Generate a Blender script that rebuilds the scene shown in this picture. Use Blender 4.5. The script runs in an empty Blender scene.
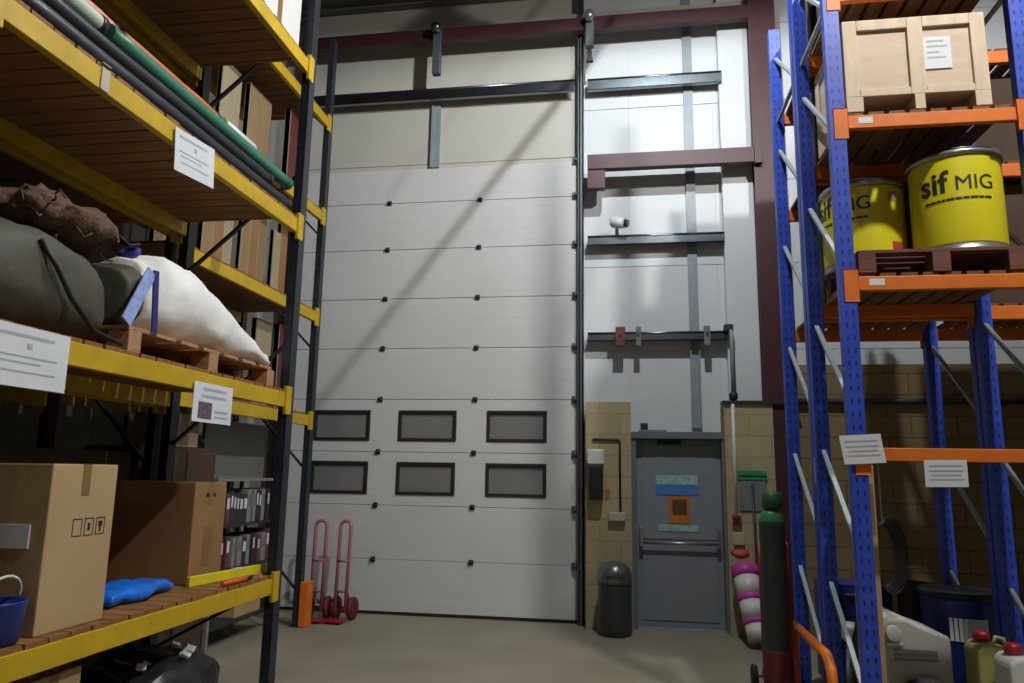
import bpy, bmesh, math, random
from mathutils import Vector, Matrix, noise

random.seed(7)
S = bpy.context.scene
COL = S.collection

# ------------------------------------------------------------------ camera, world, main lamps, exposure
cam_d = bpy.data.cameras.new('camera')
cam_d.sensor_width = 36.0
cam_d.lens = 742.0 * 36.0 / 1024.0
cam_d.clip_start = 0.05
cam = bpy.data.objects.new('camera', cam_d)
COL.objects.link(cam)
cam.matrix_world = Matrix((
    (0.98782996, 0.01076467, 0.15516474, 0.0),
    (0.15465162, -0.17431073, -0.97247038, 0.0),
    (0.01657856, 0.98463186, -0.17385413, 1.6),
    (0, 0, 0, 1)))
S.camera = cam

w = bpy.data.worlds.new('world')
S.world = w
w.use_nodes = True
w.node_tree.nodes['Background'].inputs[0].default_value = (0.80, 0.88, 1.0, 1)
w.node_tree.nodes['Background'].inputs[1].default_value = 0.015

S.view_settings.view_transform = 'Standard'
S.view_settings.look = 'None'
S.view_settings.gamma = 1.0
S.view_settings.use_curve_mapping = False
S.view_settings.exposure = 0.28
S.cycles.use_denoising = True
S.cycles.max_bounces = 8

# (x, y, z, watts, colour, bulb radius): the high bay lamps under the roof
LAMPS = [
    (0.45, 5.00, 7.00, 450.0, (0.93, 0.97, 1.0), 0.025),
    (2.60, 2.30, 7.00, 760.0, (1.0, 0.96, 0.91), 0.10),
    (0.30, -4.50, 7.00, 70.0, (1.0, 0.90, 0.76), 0.16),
]


# ------------------------------------------------------------------ materials
def lin(c):
    return tuple(((v / 255.0) / 12.92 if v / 255.0 <= 0.04045 else (((v / 255.0) + 0.055) / 1.055) ** 2.4) for v in c)


def mat(name, rgb, rough=0.6, metal=0.0, var=0.10, scale=6.0, bump=0.0, bscale=40.0, stretch=None, spec=0.5):
    m = bpy.data.materials.new(name)
    m.use_nodes = True
    nt = m.node_tree
    b = nt.nodes['Principled BSDF']
    c = lin(rgb)
    b.inputs['Roughness'].default_value = rough
    b.inputs['Metallic'].default_value = metal
    b.inputs['Specular IOR Level'].default_value = spec
    tc = nt.nodes.new('ShaderNodeTexCoord')
    mp = nt.nodes.new('ShaderNodeMapping')
    nt.links.new(tc.outputs['Object'], mp.inputs['Vector'])
    if stretch:
        mp.inputs['Scale'].default_value = stretch
    n = nt.nodes.new('ShaderNodeTexNoise')
    n.inputs['Scale'].default_value = scale
    n.inputs['Detail'].default_value = 5.0
    nt.links.new(mp.outputs['Vector'], n.inputs['Vector'])
    r = nt.nodes.new('ShaderNodeValToRGB')
    r.color_ramp.elements[0].position = 0.3
    r.color_ramp.elements[1].position = 0.7
    r.color_ramp.elements[0].color = tuple(max(0, v * (1 - var)) for v in c) + (1,)
    r.color_ramp.elements[1].color = tuple(min(1, v * (1 + var)) for v in c) + (1,)
    nt.links.new(n.outputs['Fac'], r.inputs['Fac'])
    nt.links.new(r.outputs['Color'], b.inputs['Base Color'])
    if bump:
        n2 = nt.nodes.new('ShaderNodeTexNoise')
        n2.inputs['Scale'].default_value = bscale
        n2.inputs['Detail'].default_value = 4.0
        nt.links.new(mp.outputs['Vector'], n2.inputs['Vector'])
        bp = nt.nodes.new('ShaderNodeBump')
        bp.inputs['Strength'].default_value = bump
        bp.inputs['Distance'].default_value = 0.01
        nt.links.new(n2.outputs['Fac'], bp.inputs['Height'])
        nt.links.new(bp.outputs['Normal'], b.inputs['Normal'])
    return m


def brick_mat(name, c1, c2, mortar):
    m = bpy.data.materials.new(name)
    m.use_nodes = True
    nt = m.node_tree
    b = nt.nodes['Principled BSDF']
    b.inputs['Roughness'].default_value = 0.85
    tc = nt.nodes.new('ShaderNodeTexCoord')
    sep = nt.nodes.new('ShaderNodeSeparateXYZ')
    cmb = nt.nodes.new('ShaderNodeCombineXYZ')
    add = nt.nodes.new('ShaderNodeMath')
    nt.links.new(tc.outputs['Object'], sep.inputs[0])
    nt.links.new(sep.outputs['X'], add.inputs[0])
    nt.links.new(sep.outputs['Y'], add.inputs[1])
    nt.links.new(add.outputs[0], cmb.inputs['X'])
    nt.links.new(sep.outputs['Z'], cmb.inputs['Y'])
    br = nt.nodes.new('ShaderNodeTexBrick')
    br.inputs['Scale'].default_value = 1.0
    br.inputs['Brick Width'].default_value = 0.45
    br.inputs['Row Height'].default_value = 0.225
    br.inputs['Mortar Size'].default_value = 0.008
    br.inputs['Color1'].default_value = lin(c1) + (1,)
    br.inputs['Color2'].default_value = lin(c2) + (1,)
    br.inputs['Mortar'].default_value = lin(mortar) + (1,)
    nt.links.new(cmb.outputs[0], br.inputs['Vector'])
    nz = nt.nodes.new('ShaderNodeTexNoise')
    nz.inputs['Scale'].default_value = 30.0
    nt.links.new(tc.outputs['Object'], nz.inputs['Vector'])
    bp = nt.nodes.new('ShaderNodeBump')
    bp.inputs['Strength'].default_value = 0.3
    bp.inputs['Distance'].default_value = 0.01
    nt.links.new(nz.outputs['Fac'], bp.inputs['Height'])
    nt.links.new(bp.outputs['Normal'], b.inputs['Normal'])
    nt.links.new(br.outputs['Color'], b.inputs['Base Color'])
    return m


def post_mat(name, rgb):
    """painted upright with rows of dark punched slots"""
    m = mat(name, rgb, rough=0.45, var=0.14, scale=9)
    nt = m.node_tree
    b = nt.nodes['Principled BSDF']
    src = b.inputs['Base Color'].links[0].from_socket
    tc = nt.nodes.new('ShaderNodeTexCoord')
    sp = nt.nodes.new('ShaderNodeSeparateXYZ')
    nt.links.new(tc.outputs['Object'], sp.inputs[0])

    def mth(op, a, bb=None):
        n = nt.nodes.new('ShaderNodeMath')
        n.operation = op
        for i, v in enumerate((a, bb)):
            if v is None:
                continue
            if isinstance(v, (int, float)):
                n.inputs[i].default_value = v
            else:
                nt.links.new(v, n.inputs[i])
        return n.outputs[0]
    fz = mth('FRACT', mth('MULTIPLY', sp.outputs['Z'], 1 / 0.075))
    zz = mth('LESS_THAN', fz, 0.42)
    ax = mth('ABSOLUTE', sp.outputs['X'])
    ay = mth('ABSOLUTE', sp.outputs['Y'])

    def band(v):
        return mth('MULTIPLY', mth('GREATER_THAN', v, 0.014), mth('LESS_THAN', v, 0.026))
    hole = mth('MULTIPLY', zz, mth('MAXIMUM', band(ax), band(ay)))
    mx = nt.nodes.new('ShaderNodeMix')
    mx.data_type = 'RGBA'
    nt.links.new(hole, mx.inputs[0])
    nt.links.new(src, mx.inputs[6])
    mx.inputs[7].default_value = tuple(v * 0.25 for v in lin(rgb)) + (1,)
    nt.links.new(mx.outputs[2], b.inputs['Base Color'])
    return m


M = {
    'concrete': mat('floor_concrete', (138, 132, 114), 0.55, var=0.16, scale=1.3, bump=0.15, bscale=25),
    'clad': mat('white_cladding', (208, 213, 216), 0.5, var=0.03, scale=1.5),  # faint blue of the cool light is painted into the white
    'clad_warm_lit': mat('warm_lit_cladding', (192, 190, 181), 0.55, var=0.04, scale=1.2),  # warm light on the upper wall, painted into the panel colour
    'door_white': mat('door_white', (206, 207, 206), 0.5, var=0.03, scale=1.2, bump=0.25, bscale=120),
    'seam': mat('seam_grey', (120, 124, 126), 0.6),
    'brick': brick_mat('tan_block', (176, 164, 128), (166, 154, 120), (150, 140, 112)),
    'brick_brown': brick_mat('brown_block', (136, 116, 80), (124, 106, 72), (100, 86, 60)),
    'roof': mat('roof_sheet', (112, 116, 118), 0.6, var=0.12),
    'side_wall': mat('side_wall', (86, 78, 66), 0.8, var=0.1),
    'galv': mat('galvanised_steel', (124, 132, 137), 0.28, metal=1.0, var=0.10, scale=14),
    'galv_paint': mat('galvanised_grey', (142, 154, 158), 0.5, metal=0.1, var=0.08, scale=8),
    'track': mat('track_steel', (96, 104, 108), 0.45, metal=0.5, var=0.12),
    'maroon': mat('maroon_paint', (66, 31, 34), 0.5, var=0.14, scale=5),
    'dark_metal': mat('dark_metal', (52, 54, 56), 0.5, metal=0.3),
    'black_post': post_mat('black_upright', (34, 40, 48)),
    'black_paint': mat('black_paint', (36, 40, 46), 0.5),
    'blue_post': post_mat('blue_upright', (46, 76, 186)),
    'blue': mat('blue_paint', (30, 56, 150), 0.45, var=0.12),
    'yellow': mat('yellow_paint', (190, 158, 22), 0.5, var=0.12, scale=7),
    'orange': mat('orange_paint', (214, 112, 32), 0.5, var=0.12, scale=7),
    'wood': mat('shelf_wood', (132, 90, 44), 0.75, var=0.25, scale=5, stretch=(0.6, 6, 6), bump=0.2),
    'wood_y': mat('deck_wood', (112, 76, 42), 0.75, var=0.25, scale=5, stretch=(6, 0.6, 6), bump=0.2),
    'pallet': mat('pallet_wood', (168, 128, 94), 0.8, var=0.25, scale=6, stretch=(0.6, 6, 6), bump=0.25),
    'pallet_red': mat('stained_pallet_wood', (104, 62, 54), 0.8, var=0.22, scale=6, bump=0.2),
    'ply': mat('crate_ply', (198, 177, 158), 0.65, var=0.08, scale=4, stretch=(1, 1, 6)),
    'batten': mat('crate_batten', (206, 188, 164), 0.7, var=0.10, scale=5, stretch=(4, 4, 1)),
    'card': mat('cardboard', (176, 150, 110), 0.75, var=0.07, scale=3),
    'card_dark': mat('cardboard_brown', (142, 108, 68), 0.75, var=0.10, scale=3),
    'tape': mat('packing_tape', (132, 104, 66), 0.35, var=0.05),
    'board': mat('timber_board', (140, 116, 82), 0.7, var=0.18, scale=4, stretch=(5, 5, 0.6)),
    'board_pale': mat('pale_board', (158, 144, 118), 0.7, var=0.12, scale=4, stretch=(5, 5, 0.6)),
    'paper': mat('white_paper', (214, 220, 226), 0.7, var=0.02),
    'print': mat('printed_ink', (168, 175, 184), 0.7, var=0.1),
    'photo_print': mat('printed_photo', (96, 84, 96), 0.6, var=0.5, scale=60),
    'ink': mat('black_ink', (28, 30, 30), 0.6),
    'drum': mat('yellow_drum', (214, 206, 34), 0.35, var=0.05, scale=3),
    'steel': mat('bright_steel', (170, 172, 172), 0.3, metal=0.8),
    'lid_black': mat('black_lid', (34, 34, 36), 0.4),
    'red_label': mat('red_label', (170, 62, 46), 0.6),
    'sack_white': mat('white_sack', (234, 234, 232), 0.65, var=0.05, scale=6, bump=0.5, bscale=14),
    'sack_grey': mat('grey_sack', (72, 70, 60), 0.7, var=0.15, scale=5, bump=0.5, bscale=14),
    'fibre': mat('brown_fibre', (92, 68, 52), 0.9, var=0.3, scale=30, bump=0.8, bscale=60),
    'strap_blue': mat('pale_blue_strap', (150, 172, 226), 0.5, var=0.2, scale=20),
    'navy': mat('navy_cloth', (36, 44, 116), 0.6, var=0.2),
    'blue_bag': mat('bright_blue_plastic', (20, 110, 220), 0.3, var=0.18, scale=12, bump=0.6, bscale=20),
    'blue_bin': mat('dark_blue_plastic', (22, 44, 120), 0.4, var=0.08),
    'orange_plastic': mat('orange_plastic', (208, 92, 28), 0.45),
    'yellow_plastic': mat('yellow_plastic', (216, 204, 40), 0.4),
    'green_tube': mat('green_tube', (56, 120, 96), 0.4, var=0.1),
    'black_tube': mat('black_tube', (30, 32, 38), 0.45, var=0.2),
    'pale_tube': mat('pale_green_tube', (178, 194, 176), 0.45),
    'orange_tube': mat('orange_tube', (196, 98, 48), 0.5),
    'pink_tube': mat('pink_tube', (208, 132, 116), 0.5),
    'red_paint': mat('red_paint', (150, 30, 36), 0.4, var=0.1),
    'pink_paint': mat('faded_red_paint', (176, 108, 114), 0.5, var=0.1),
    'rubber': mat('rubber', (26, 26, 27), 0.8),
    'maroon_rubber': mat('maroon_wheel', (96, 26, 32), 0.6),
    'door_grey': mat('door_grey', (130, 136, 143), 0.5, var=0.05),
    'door_grey_dark': mat('door_frame_grey', (106, 112, 117), 0.5, var=0.06),
    'pane': mat('door_pane', (122, 124, 122), 0.3, var=0.10, scale=2.0),
    'gasket': mat('black_gasket', (30, 31, 32), 0.6),
    'sign_blue': mat('sign_blue', (74, 124, 196), 0.5),
    'sign_pale': mat('sign_pale_green', (150, 190, 184), 0.5, var=0.35, scale=20),
    'sign_green': mat('sign_green', (44, 142, 92), 0.5),
    'sign_orange': mat('sign_orange', (186, 112, 40), 0.5, var=0.1),
    'sign_brown': mat('sign_brown', (84, 62, 34), 0.5, var=0.5, scale=30),
    'board_grey': mat('board_grey', (110, 118, 118), 0.6),
    'bin_body': mat('bin_charcoal', (66, 66, 68), 0.35, metal=0.3),
    'bin_dome': mat('bin_dome', (112, 114, 116), 0.3, metal=0.6),
    'white_plastic': mat('white_plastic', (214, 214, 210), 0.4, var=0.04),
    'beige_plastic': mat('beige_plastic', (176, 172, 156), 0.45, var=0.06),
    'grey_plastic': mat('grey_plastic', (120, 122, 122), 0.5),
    'grey_panel': mat('grey_panel', (128, 130, 128), 0.6, var=0.06),
    'magenta': mat('magenta_film', (196, 70, 164), 0.35, var=0.08),
    'cyl_body': mat('cylinder_grey_green', (48, 56, 54), 0.45, var=0.12),
    'cyl_green': mat('cylinder_green', (46, 122, 78), 0.4),
    'cap_green': mat('dark_green_cap', (16, 74, 32), 0.45),
    'cream_can': mat('olive_can', (158, 160, 96), 0.45),
    'black_bag': mat('black_plastic_bag', (32, 33, 36), 0.35, bump=0.8, bscale=12),
    'cable': mat('black_cable', (24, 24, 26), 0.5),
    'maroon_panel': mat('maroon_panel', (92, 34, 38), 0.5),
    'binder_a': mat('binder_white', (140, 140, 138), 0.6),
    'binder_b': mat('binder_black', (52, 52, 56), 0.6),
    'binder_c': mat('binder_red', (110, 56, 60), 0.6),
    'machine_white': mat('machine_white', (176, 176, 170), 0.45, var=0.06),
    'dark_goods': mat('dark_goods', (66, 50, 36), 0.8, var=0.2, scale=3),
    'bulb': mat('lamp_bulb', (255, 250, 240), 0.4),
    'brush_pole': mat('dark_pole', (48, 46, 42), 0.5),
}


# ------------------------------------------------------------------ mesh helpers (world coordinates)
def B():
    return bmesh.new()


def box(bm, x0, x1, y0, y1, z0, z1, bev=0.0):
    r = bmesh.ops.create_cube(bm, size=1.0)
    vs = r['verts']
    for v in vs:
        v.co = Vector((x0 + (v.co.x + .5) * (x1 - x0), y0 + (v.co.y + .5) * (y1 - y0), z0 + (v.co.z + .5) * (z1 - z0)))
    if bev > 0:
        es = list({e for v in vs for e in v.link_edges})
        bmesh.ops.bevel(bm, geom=es, offset=bev, segments=2, affect='EDGES', profile=0.5)
    return bm


def obox(bm, c, size, rot, bev=0.0):
    """oriented box; rot = 3x3 or euler tuple"""
    if not isinstance(rot, Matrix):
        from mathutils import Euler
        rot = Euler(rot).to_matrix()
    r = bmesh.ops.create_cube(bm, size=1.0)
    vs = r['verts']
    for v in vs:
        v.co = Vector(c) + rot @ Vector((v.co.x * size[0], v.co.y * size[1], v.co.z * size[2]))
    if bev > 0:
        es = list({e for v in vs for e in v.link_edges})
        bmesh.ops.bevel(bm, geom=es, offset=bev, segments=2, affect='EDGES', profile=0.5)
    return bm


def bar(bm, p, q, a, b, bev=0.0):
    """rectangular bar from p to q, section a x b"""
    p, q = Vector(p), Vector(q)
    d = (q - p)
    L = d.length
    d.normalize()
    up = Vector((0, 0, 1)) if abs(d.z) < 0.95 else Vector((0, 1, 0))
    s = d.cross(up).normalized()
    u = s.cross(d).normalized()
    rot = Matrix((s, u, d)).transposed()
    return obox(bm, (p + q) / 2, (a, b, L), rot, bev)


def tube(bm, pts, r, seg=12, closed=False):
    pts = [Vector(p) for p in pts]
    rings = []
    n = len(pts)
    prev = None
    for i, p in enumerate(pts):
        if closed:
            d = (pts[(i + 1) % n] - pts[i - 1]).normalized()
        else:
            d = (pts[min(i + 1, n - 1)] - pts[max(i - 1, 0)]).normalized()
        if prev is None:
            ref = Vector((0, 0, 1)) if abs(d.z) < 0.9 else Vector((1, 0, 0))
            s = d.cross(ref).normalized()
        else:
            s = (prev - d * prev.dot(d)).normalized()
        prev = s
        u = d.cross(s)
        rr = r[i] if isinstance(r, (list, tuple)) else r
        rings.append([bm.verts.new(p + (s * math.cos(2 * math.pi * k / seg) + u * math.sin(2 * math.pi * k / seg)) * rr) for k in range(seg)])
    m = n if closed else n - 1
    for i in range(m):
        a, b = rings[i], rings[(i + 1) % n]
        for k in range(seg):
            f = bm.faces.new((a[k], a[(k + 1) % seg], b[(k + 1) % seg], b[k]))
            f.smooth = True
    if not closed:
        bm.faces.new(list(reversed(rings[0])))
        bm.faces.new(rings[-1])
    return bm


def arc(c, r, a0, a1, n, u=(1, 0, 0), v=(0, 0, 1)):
    c, u, v = Vector(c), Vector(u), Vector(v)
    return [c + u * r * math.cos(a0 + (a1 - a0) * i / n) + v * r * math.sin(a0 + (a1 - a0) * i / n) for i in range(n + 1)]


def lathe(bm, prof, c=(0, 0, 0), seg=40, axis='Z'):
    """prof: list of (r, h)"""
    c = Vector(c)
    rings = []
    for r, h in prof:
        ring = []
        for k in range(seg):
            a = 2 * math.pi * k / seg
            x, y = r * math.cos(a), r * math.sin(a)
            p = {'Z': (x, y, h), 'Y': (x, h, y), 'X': (h, x, y)}[axis]
            ring.append(bm.verts.new(c + Vector(p)))
        rings.append(ring)
    for a, b in zip(rings, rings[1:]):
        for k in range(seg):
            f = bm.faces.new((a[k], a[(k + 1) % seg], b[(k + 1) % seg], b[k]))
            f.smooth = True
    bm.faces.new(list(reversed(rings[0])))
    bm.faces.new(rings[-1])
    bmesh.ops.recalc_face_normals(bm, faces=bm.faces)
    return bm


def prism(bm, outline, y0, y1):
    """outline in x,z extruded along y"""
    a = [bm.verts.new((x, y0, z)) for x, z in outline]
    b = [bm.verts.new((x, y1, z)) for x, z in outline]
    n = len(a)
    bm.faces.new(a)
    bm.faces.new(list(reversed(b)))
    for i in range(n):
        bm.faces.new((a[i], b[i], b[(i + 1) % n], a[(i + 1) % n]))
    bmesh.ops.recalc_face_normals(bm, faces=bm.faces)
    return bm


def loft_y(bm, secs, seg=28, p=2.6, amp=0.02, freq=5.0, sub=4, flat=None):
    """soft bag lofted along y: secs = (y, cx, cz, rx, rz); creased with noise"""
    full = []
    for a, b in zip(secs, secs[1:]):
        for i in range(sub):
            t = i / sub
            t2 = t * t * (3 - 2 * t)
            full.append(tuple(a[j] + (b[j] - a[j]) * (t if j == 0 else t2) for j in range(5)))
    full.append(secs[-1])
    rings = []
    for (y, cx, cz, rx, rz) in full:
        ring = []
        for k in range(seg):
            a = 2 * math.pi * k / seg
            ca, sa = math.cos(a), math.sin(a)
            x = cx + rx * math.copysign(abs(ca) ** (2 / p), ca)
            z = cz + rz * math.copysign(abs(sa) ** (2 / p), sa)
            q = Vector((x, y, z))
            nv = noise.noise_vector(q * freq) * amp + noise.noise_vector(q * freq * 2.7) * amp * 0.5
            q = q + nv
            if flat is not None and q.z < flat:
                q.z = flat
            ring.append(bm.verts.new(q))
        rings.append(ring)
    for a, b in zip(rings, rings[1:]):
        for k in range(seg):
            f = bm.faces.new((a[k], a[(k + 1) % seg], b[(k + 1) % seg], b[k]))
            f.smooth = True
    bm.faces.new(list(reversed(rings[0])))
    bm.faces.new(rings[-1])
    bmesh.ops.recalc_face_normals(bm, faces=bm.faces)
    return bm


def mk(name, bm, m, parent=None, bev=0.0, origin=None):
    """link a bmesh (world coordinates) as one object"""
    me = bpy.data.meshes.new(name)
    off = Vector((0, 0, 0))
    if parent is not None:
        off = Vector(parent['_o'])
    o = bpy.data.objects.new(name, me)
    if origin is not None:
        org = Vector(origin)
    elif parent is not None:
        org = off.copy()
    else:
        org = Vector((0, 0, 0))
    bmesh.ops.translate(bm, verts=bm.verts, vec=-org)
    bm.to_mesh(me)
    bm.free()
    me.materials.append(M[m] if isinstance(m, str) else m)
    COL.objects.link(o)
    o['_o'] = tuple(org)
    if parent is not None:
        o.parent = parent
        o.location = org - off
    else:
        o.location = org
    if bev:
        md = o.modifiers.new('bevel', 'BEVEL')
        md.width = bev
        md.segments = 2
        md.limit_method = 'ANGLE'
    return o


def thing(name, label, cat, loc=(0, 0, 0), group=None):
    o = bpy.data.objects.new(name, None)
    o.empty_display_size = 0.1
    COL.objects.link(o)
    o.location = loc
    o['_o'] = tuple(loc)
    o['label'] = label
    o['category'] = cat
    if group:
        o['group'] = group
    return o


def tag(o, label, cat, group=None, kind=None):
    o['label'] = label
    o['category'] = cat
    if group:
        o['group'] = group
    if kind:
        o['kind'] = kind
    return o


def struct(name, bm, m, parent=None, label=None, bev=0.0):
    o = mk(name, bm, m, parent, bev)
    if parent is None:
        o['kind'] = 'structure'
        if label:
            o['label'] = label
    return o


def struct_root(name, label, loc=(0, 0, 0)):
    o = bpy.data.objects.new(name, None)
    COL.objects.link(o)
    o.location = loc
    o['_o'] = tuple(loc)
    o['kind'] = 'structure'
    o['label'] = label
    return o


def text_bm(body, size, offset=0.0, extrude=0.002, space=1.0):
    """flat lettering in x (right) and z (up), facing -y, starting at 0,0"""
    cu = bpy.data.curves.new('lettering', 'FONT')
    cu.body = body
    cu.size = size
    cu.offset = offset
    cu.extrude = extrude
    cu.space_character = space
    o = bpy.data.objects.new('lettering', cu)
    COL.objects.link(o)
    bpy.context.view_layer.update()
    dg = bpy.context.evaluated_depsgraph_get()
    me = bpy.data.meshes.new_from_object(o.evaluated_get(dg))
    bm = B()
    bm.from_mesh(me)
    bpy.data.objects.remove(o)
    bpy.data.meshes.remove(me)
    bpy.data.curves.remove(cu)
    for v in bm.verts:
        x, y, z = v.co
        v.co = Vector((x, -z, y))
    bm.normal_update()
    return bm


# ================================================================== THE SETTING
WALL = 8.5
fl = struct('floor', box(B(), -6.0, 5.2, -10.0, 8.9, -0.12, 0.0), 'concrete', label='smooth grey green concrete floor')

cb = B()
box(cb, -6.0, 5.2, -10.0, 8.9, 7.62, 7.70)
y = -9.9
while y < 8.9:
    box(cb, -6.0, 5.2, y, y + 0.10, 7.57, 7.62)
    y += 0.30
struct('ceiling', cb, 'roof', label='dark grey ribbed sheet roof')


def clad(bm, x0, x1, z0, z1, y0=8.53, pitch=1.0):
    """flat insulated panels laid in courses with narrow joints"""
    z = math.floor(z0 / pitch) * pitch
    while z < z1:
        a, b = max(z, z0) + 0.003, min(z + pitch, z1) - 0.003
        if b > a:
            box(bm, x0, x1, y0, y0 + 0.10, a, b, 0.004)
        z += pitch
    box(bm, x0 + 0.01, x1 - 0.01, y0 + 0.012, y0 + 0.11, z0, z1)


wb = B()
clad(wb, -0.62, 0.03, 0.0, 7.6)
clad(wb, 0.03, 1.02, 2.06, 7.6)
clad(wb, 1.02, 5.2, 0.0, 7.6)
struct('wall_back', wb, 'clad', label='white panelled wall beside the tall loading door')
wb = B()
clad(wb, -4.15, -0.62, 5.2, 7.6, pitch=0.9)
clad(wb, -6.0, -4.15, 0.0, 7.6, pitch=0.9)
struct('wall_back_upper', wb, 'clad_warm_lit', label='panelled wall over the tall loading door, warm light in its colour')

lw = B()
box(lw, -6.1, -5.9, -10.0, 8.9, 0, 7.7)
for k in range(10):
    box(lw, -5.9, -5.86, -10 + k * 2.0, -9.9 + k * 2.0, 0, 7.7)
struct('wall_left', lw, 'side_wall')
rw = B()
box(rw, 5.1, 5.3, -10.0, 8.9, 0, 7.7)
for k in range(14):
    box(rw, 5.06, 5.1, -10, 8.5, 0.3 + k * 0.5, 0.32 + k * 0.5)
struct('wall_right', rw, 'side_wall')

# block piers and low block wall
bb = B()
box(bb, -0.475, 0.015, 8.20, 8.53, 0, 2.38)
struct('wall_pier_left', bb, 'brick', label='tan block pier between the loading door and the grey door')
bb = B()
box(bb, 1.0, 1.405, 8.20, 8.53, 0, 2.36)
box(bb, 1.405, 1.50, 8.20, 8.212, 0, 2.36)
struct('wall_pier_right', bb, 'brick', label='tan block pier right of the grey door')
struct('trim_1', box(B(), 0.985, 1.75, 8.17, 8.40, 2.362, 2.395), 'dark_metal', label='dark capping on the right block pier')
bb = B()
box(bb, 1.76, 5.1, 8.34, 8.53, 0, 2.80)
struct('wall_back_low', bb, 'brick_brown', label='brown block lower wall behind the blue racks')
bb = B()
tube(bb, [(1.74, 8.29, 2.40), (5.0, 8.29, 2.40)], 0.03)
struct('trim_2', bb, 'dark_metal', label='dark pipe along the brown block wall')

# white flashing strip and maroon steel column
struct('trim_3', box(B(), 1.09, 1.44, 8.42, 8.52, 2.40, 7.6, 0.01), 'clad', label='plain white flashing strip beside the maroon column')
cl = B()
box(cl, 1.42, 1.72, 8.215, 8.235, 0, 7.6)
box(cl, 1.42, 1.72, 8.46, 8.48, 0, 7.6)
box(cl, 1.56, 1.575, 8.235, 8.46, 0, 7.6)
struct('column', cl, 'maroon', label='maroon painted steel column')


# ---- steel rails on the wall
def zrail(bm, x0, x1, zt, h=0.14, y1=8.52, d=0.15):
    box(bm, x0, x1, y1 - d, y1, zt - 0.006, zt)
    box(bm, x0, x1, y1 - d, y1 - d + 0.006, zt - h, zt)
    box(bm, x0, x1, y1 - d, y1 - d + 0.06, zt - h, zt - h + 0.006)
    tube(bm, [(x0, y1 - d + 0.012, zt - 0.012), (x1, y1 - d + 0.012, zt - 0.012)], 0.018, 20)


rails = [(-0.46, 1.12, 6.33, 'upper galvanised rail over the white panels'),
         (-0.46, 1.09, 4.34, 'galvanised wall rail carrying the security camera'),
         (-0.46, 1.10, 3.19, 'lowest galvanised wall rail above the grey door')]
for i, (x0, x1, zt, lb) in enumerate(rails):
    g = B()
    zrail(g, x0, x1, zt, (0.14, 0.11, 0.095)[i])
    o = struct('beam', g, 'galv', label=lb)
g = B()
zrail(g, -4.0, -0.62, 6.33, 0.14, 8.48, 0.13)
struct('beam', g, 'galv', label='galvanised rail across the panelled wall above the loading door')


def ibeam_x(bm, x0, x1, y0, y1, z0, z1, t=0.012):
    box(bm, x0, x1, y0, y1, z0, z0 + t)
    box(bm, x0, x1, y0, y1, z1 - t, z1)
    ym = (y0 + y1) / 2
    box(bm, x0, x1, ym - 0.006, ym + 0.006, z0 + t, z1 - t)
    box(bm, x0 , x0 + 0.012, y0, y1, z0 + t, z1 - t)
    box(bm, x1 - 0.012, x1, y0, y1, z0 + t, z1 - t)


g = B()
box(g, -4.1, 1.42, 8.20, 8.212, 6.90, 7.04)
box(g, -4.1, 1.42, 8.20, 8.30, 7.04, 7.052)
box(g, -4.1, 1.42, 8.20, 8.30, 6.888, 6.90)
struct('beam', g, 'maroon', label='long maroon steel beam under the roof')
g = B()
box(g, -0.45, 1.42, 8.17, 8.182, 5.10, 5.25)
box(g, -0.45, 1.42, 8.17, 8.28, 5.25, 5.262)
box(g, -0.45, 1.42, 8.17, 8.28, 5.088, 5.10)
box(g, -0.45, -0.25, 8.19, 8.30, 4.86, 5.088)
box(g, 1.42, 1.50, 8.14, 8.21, 5.06, 5.28)
struct('beam', g, 'maroon', label='short maroon steel beam halfway up the white panels')
# light packer strips under the roof
g = B()
box(g, -4.1, 1.42, 8.40, 8.52, 7.12, 7.24)
struct('trim_4', g, 'clad_warm_lit', label='pale strip above the long maroon beam')

# galvanised vertical posts
g = B()
box(g, 0.685, 0.795, 8.50, 8.528, 2.12, 7.6)
box(g, 0.685, 0.70, 8.46, 8.50, 2.12, 3.09)
box(g, 0.78, 0.795, 8.46, 8.50, 2.12, 3.09)
struct('column', g, 'galv_paint', label='slim galvanised post over the grey door')
g = B()
box(g, -2.41, -2.32, 8.49, 8.528, 5.34, 6.18)
box(g, -2.43, -2.405, 8.47, 8.528, 5.34, 6.18)
struct('column', g, 'galv_paint', label='grey steel post above the loading door')


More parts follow.
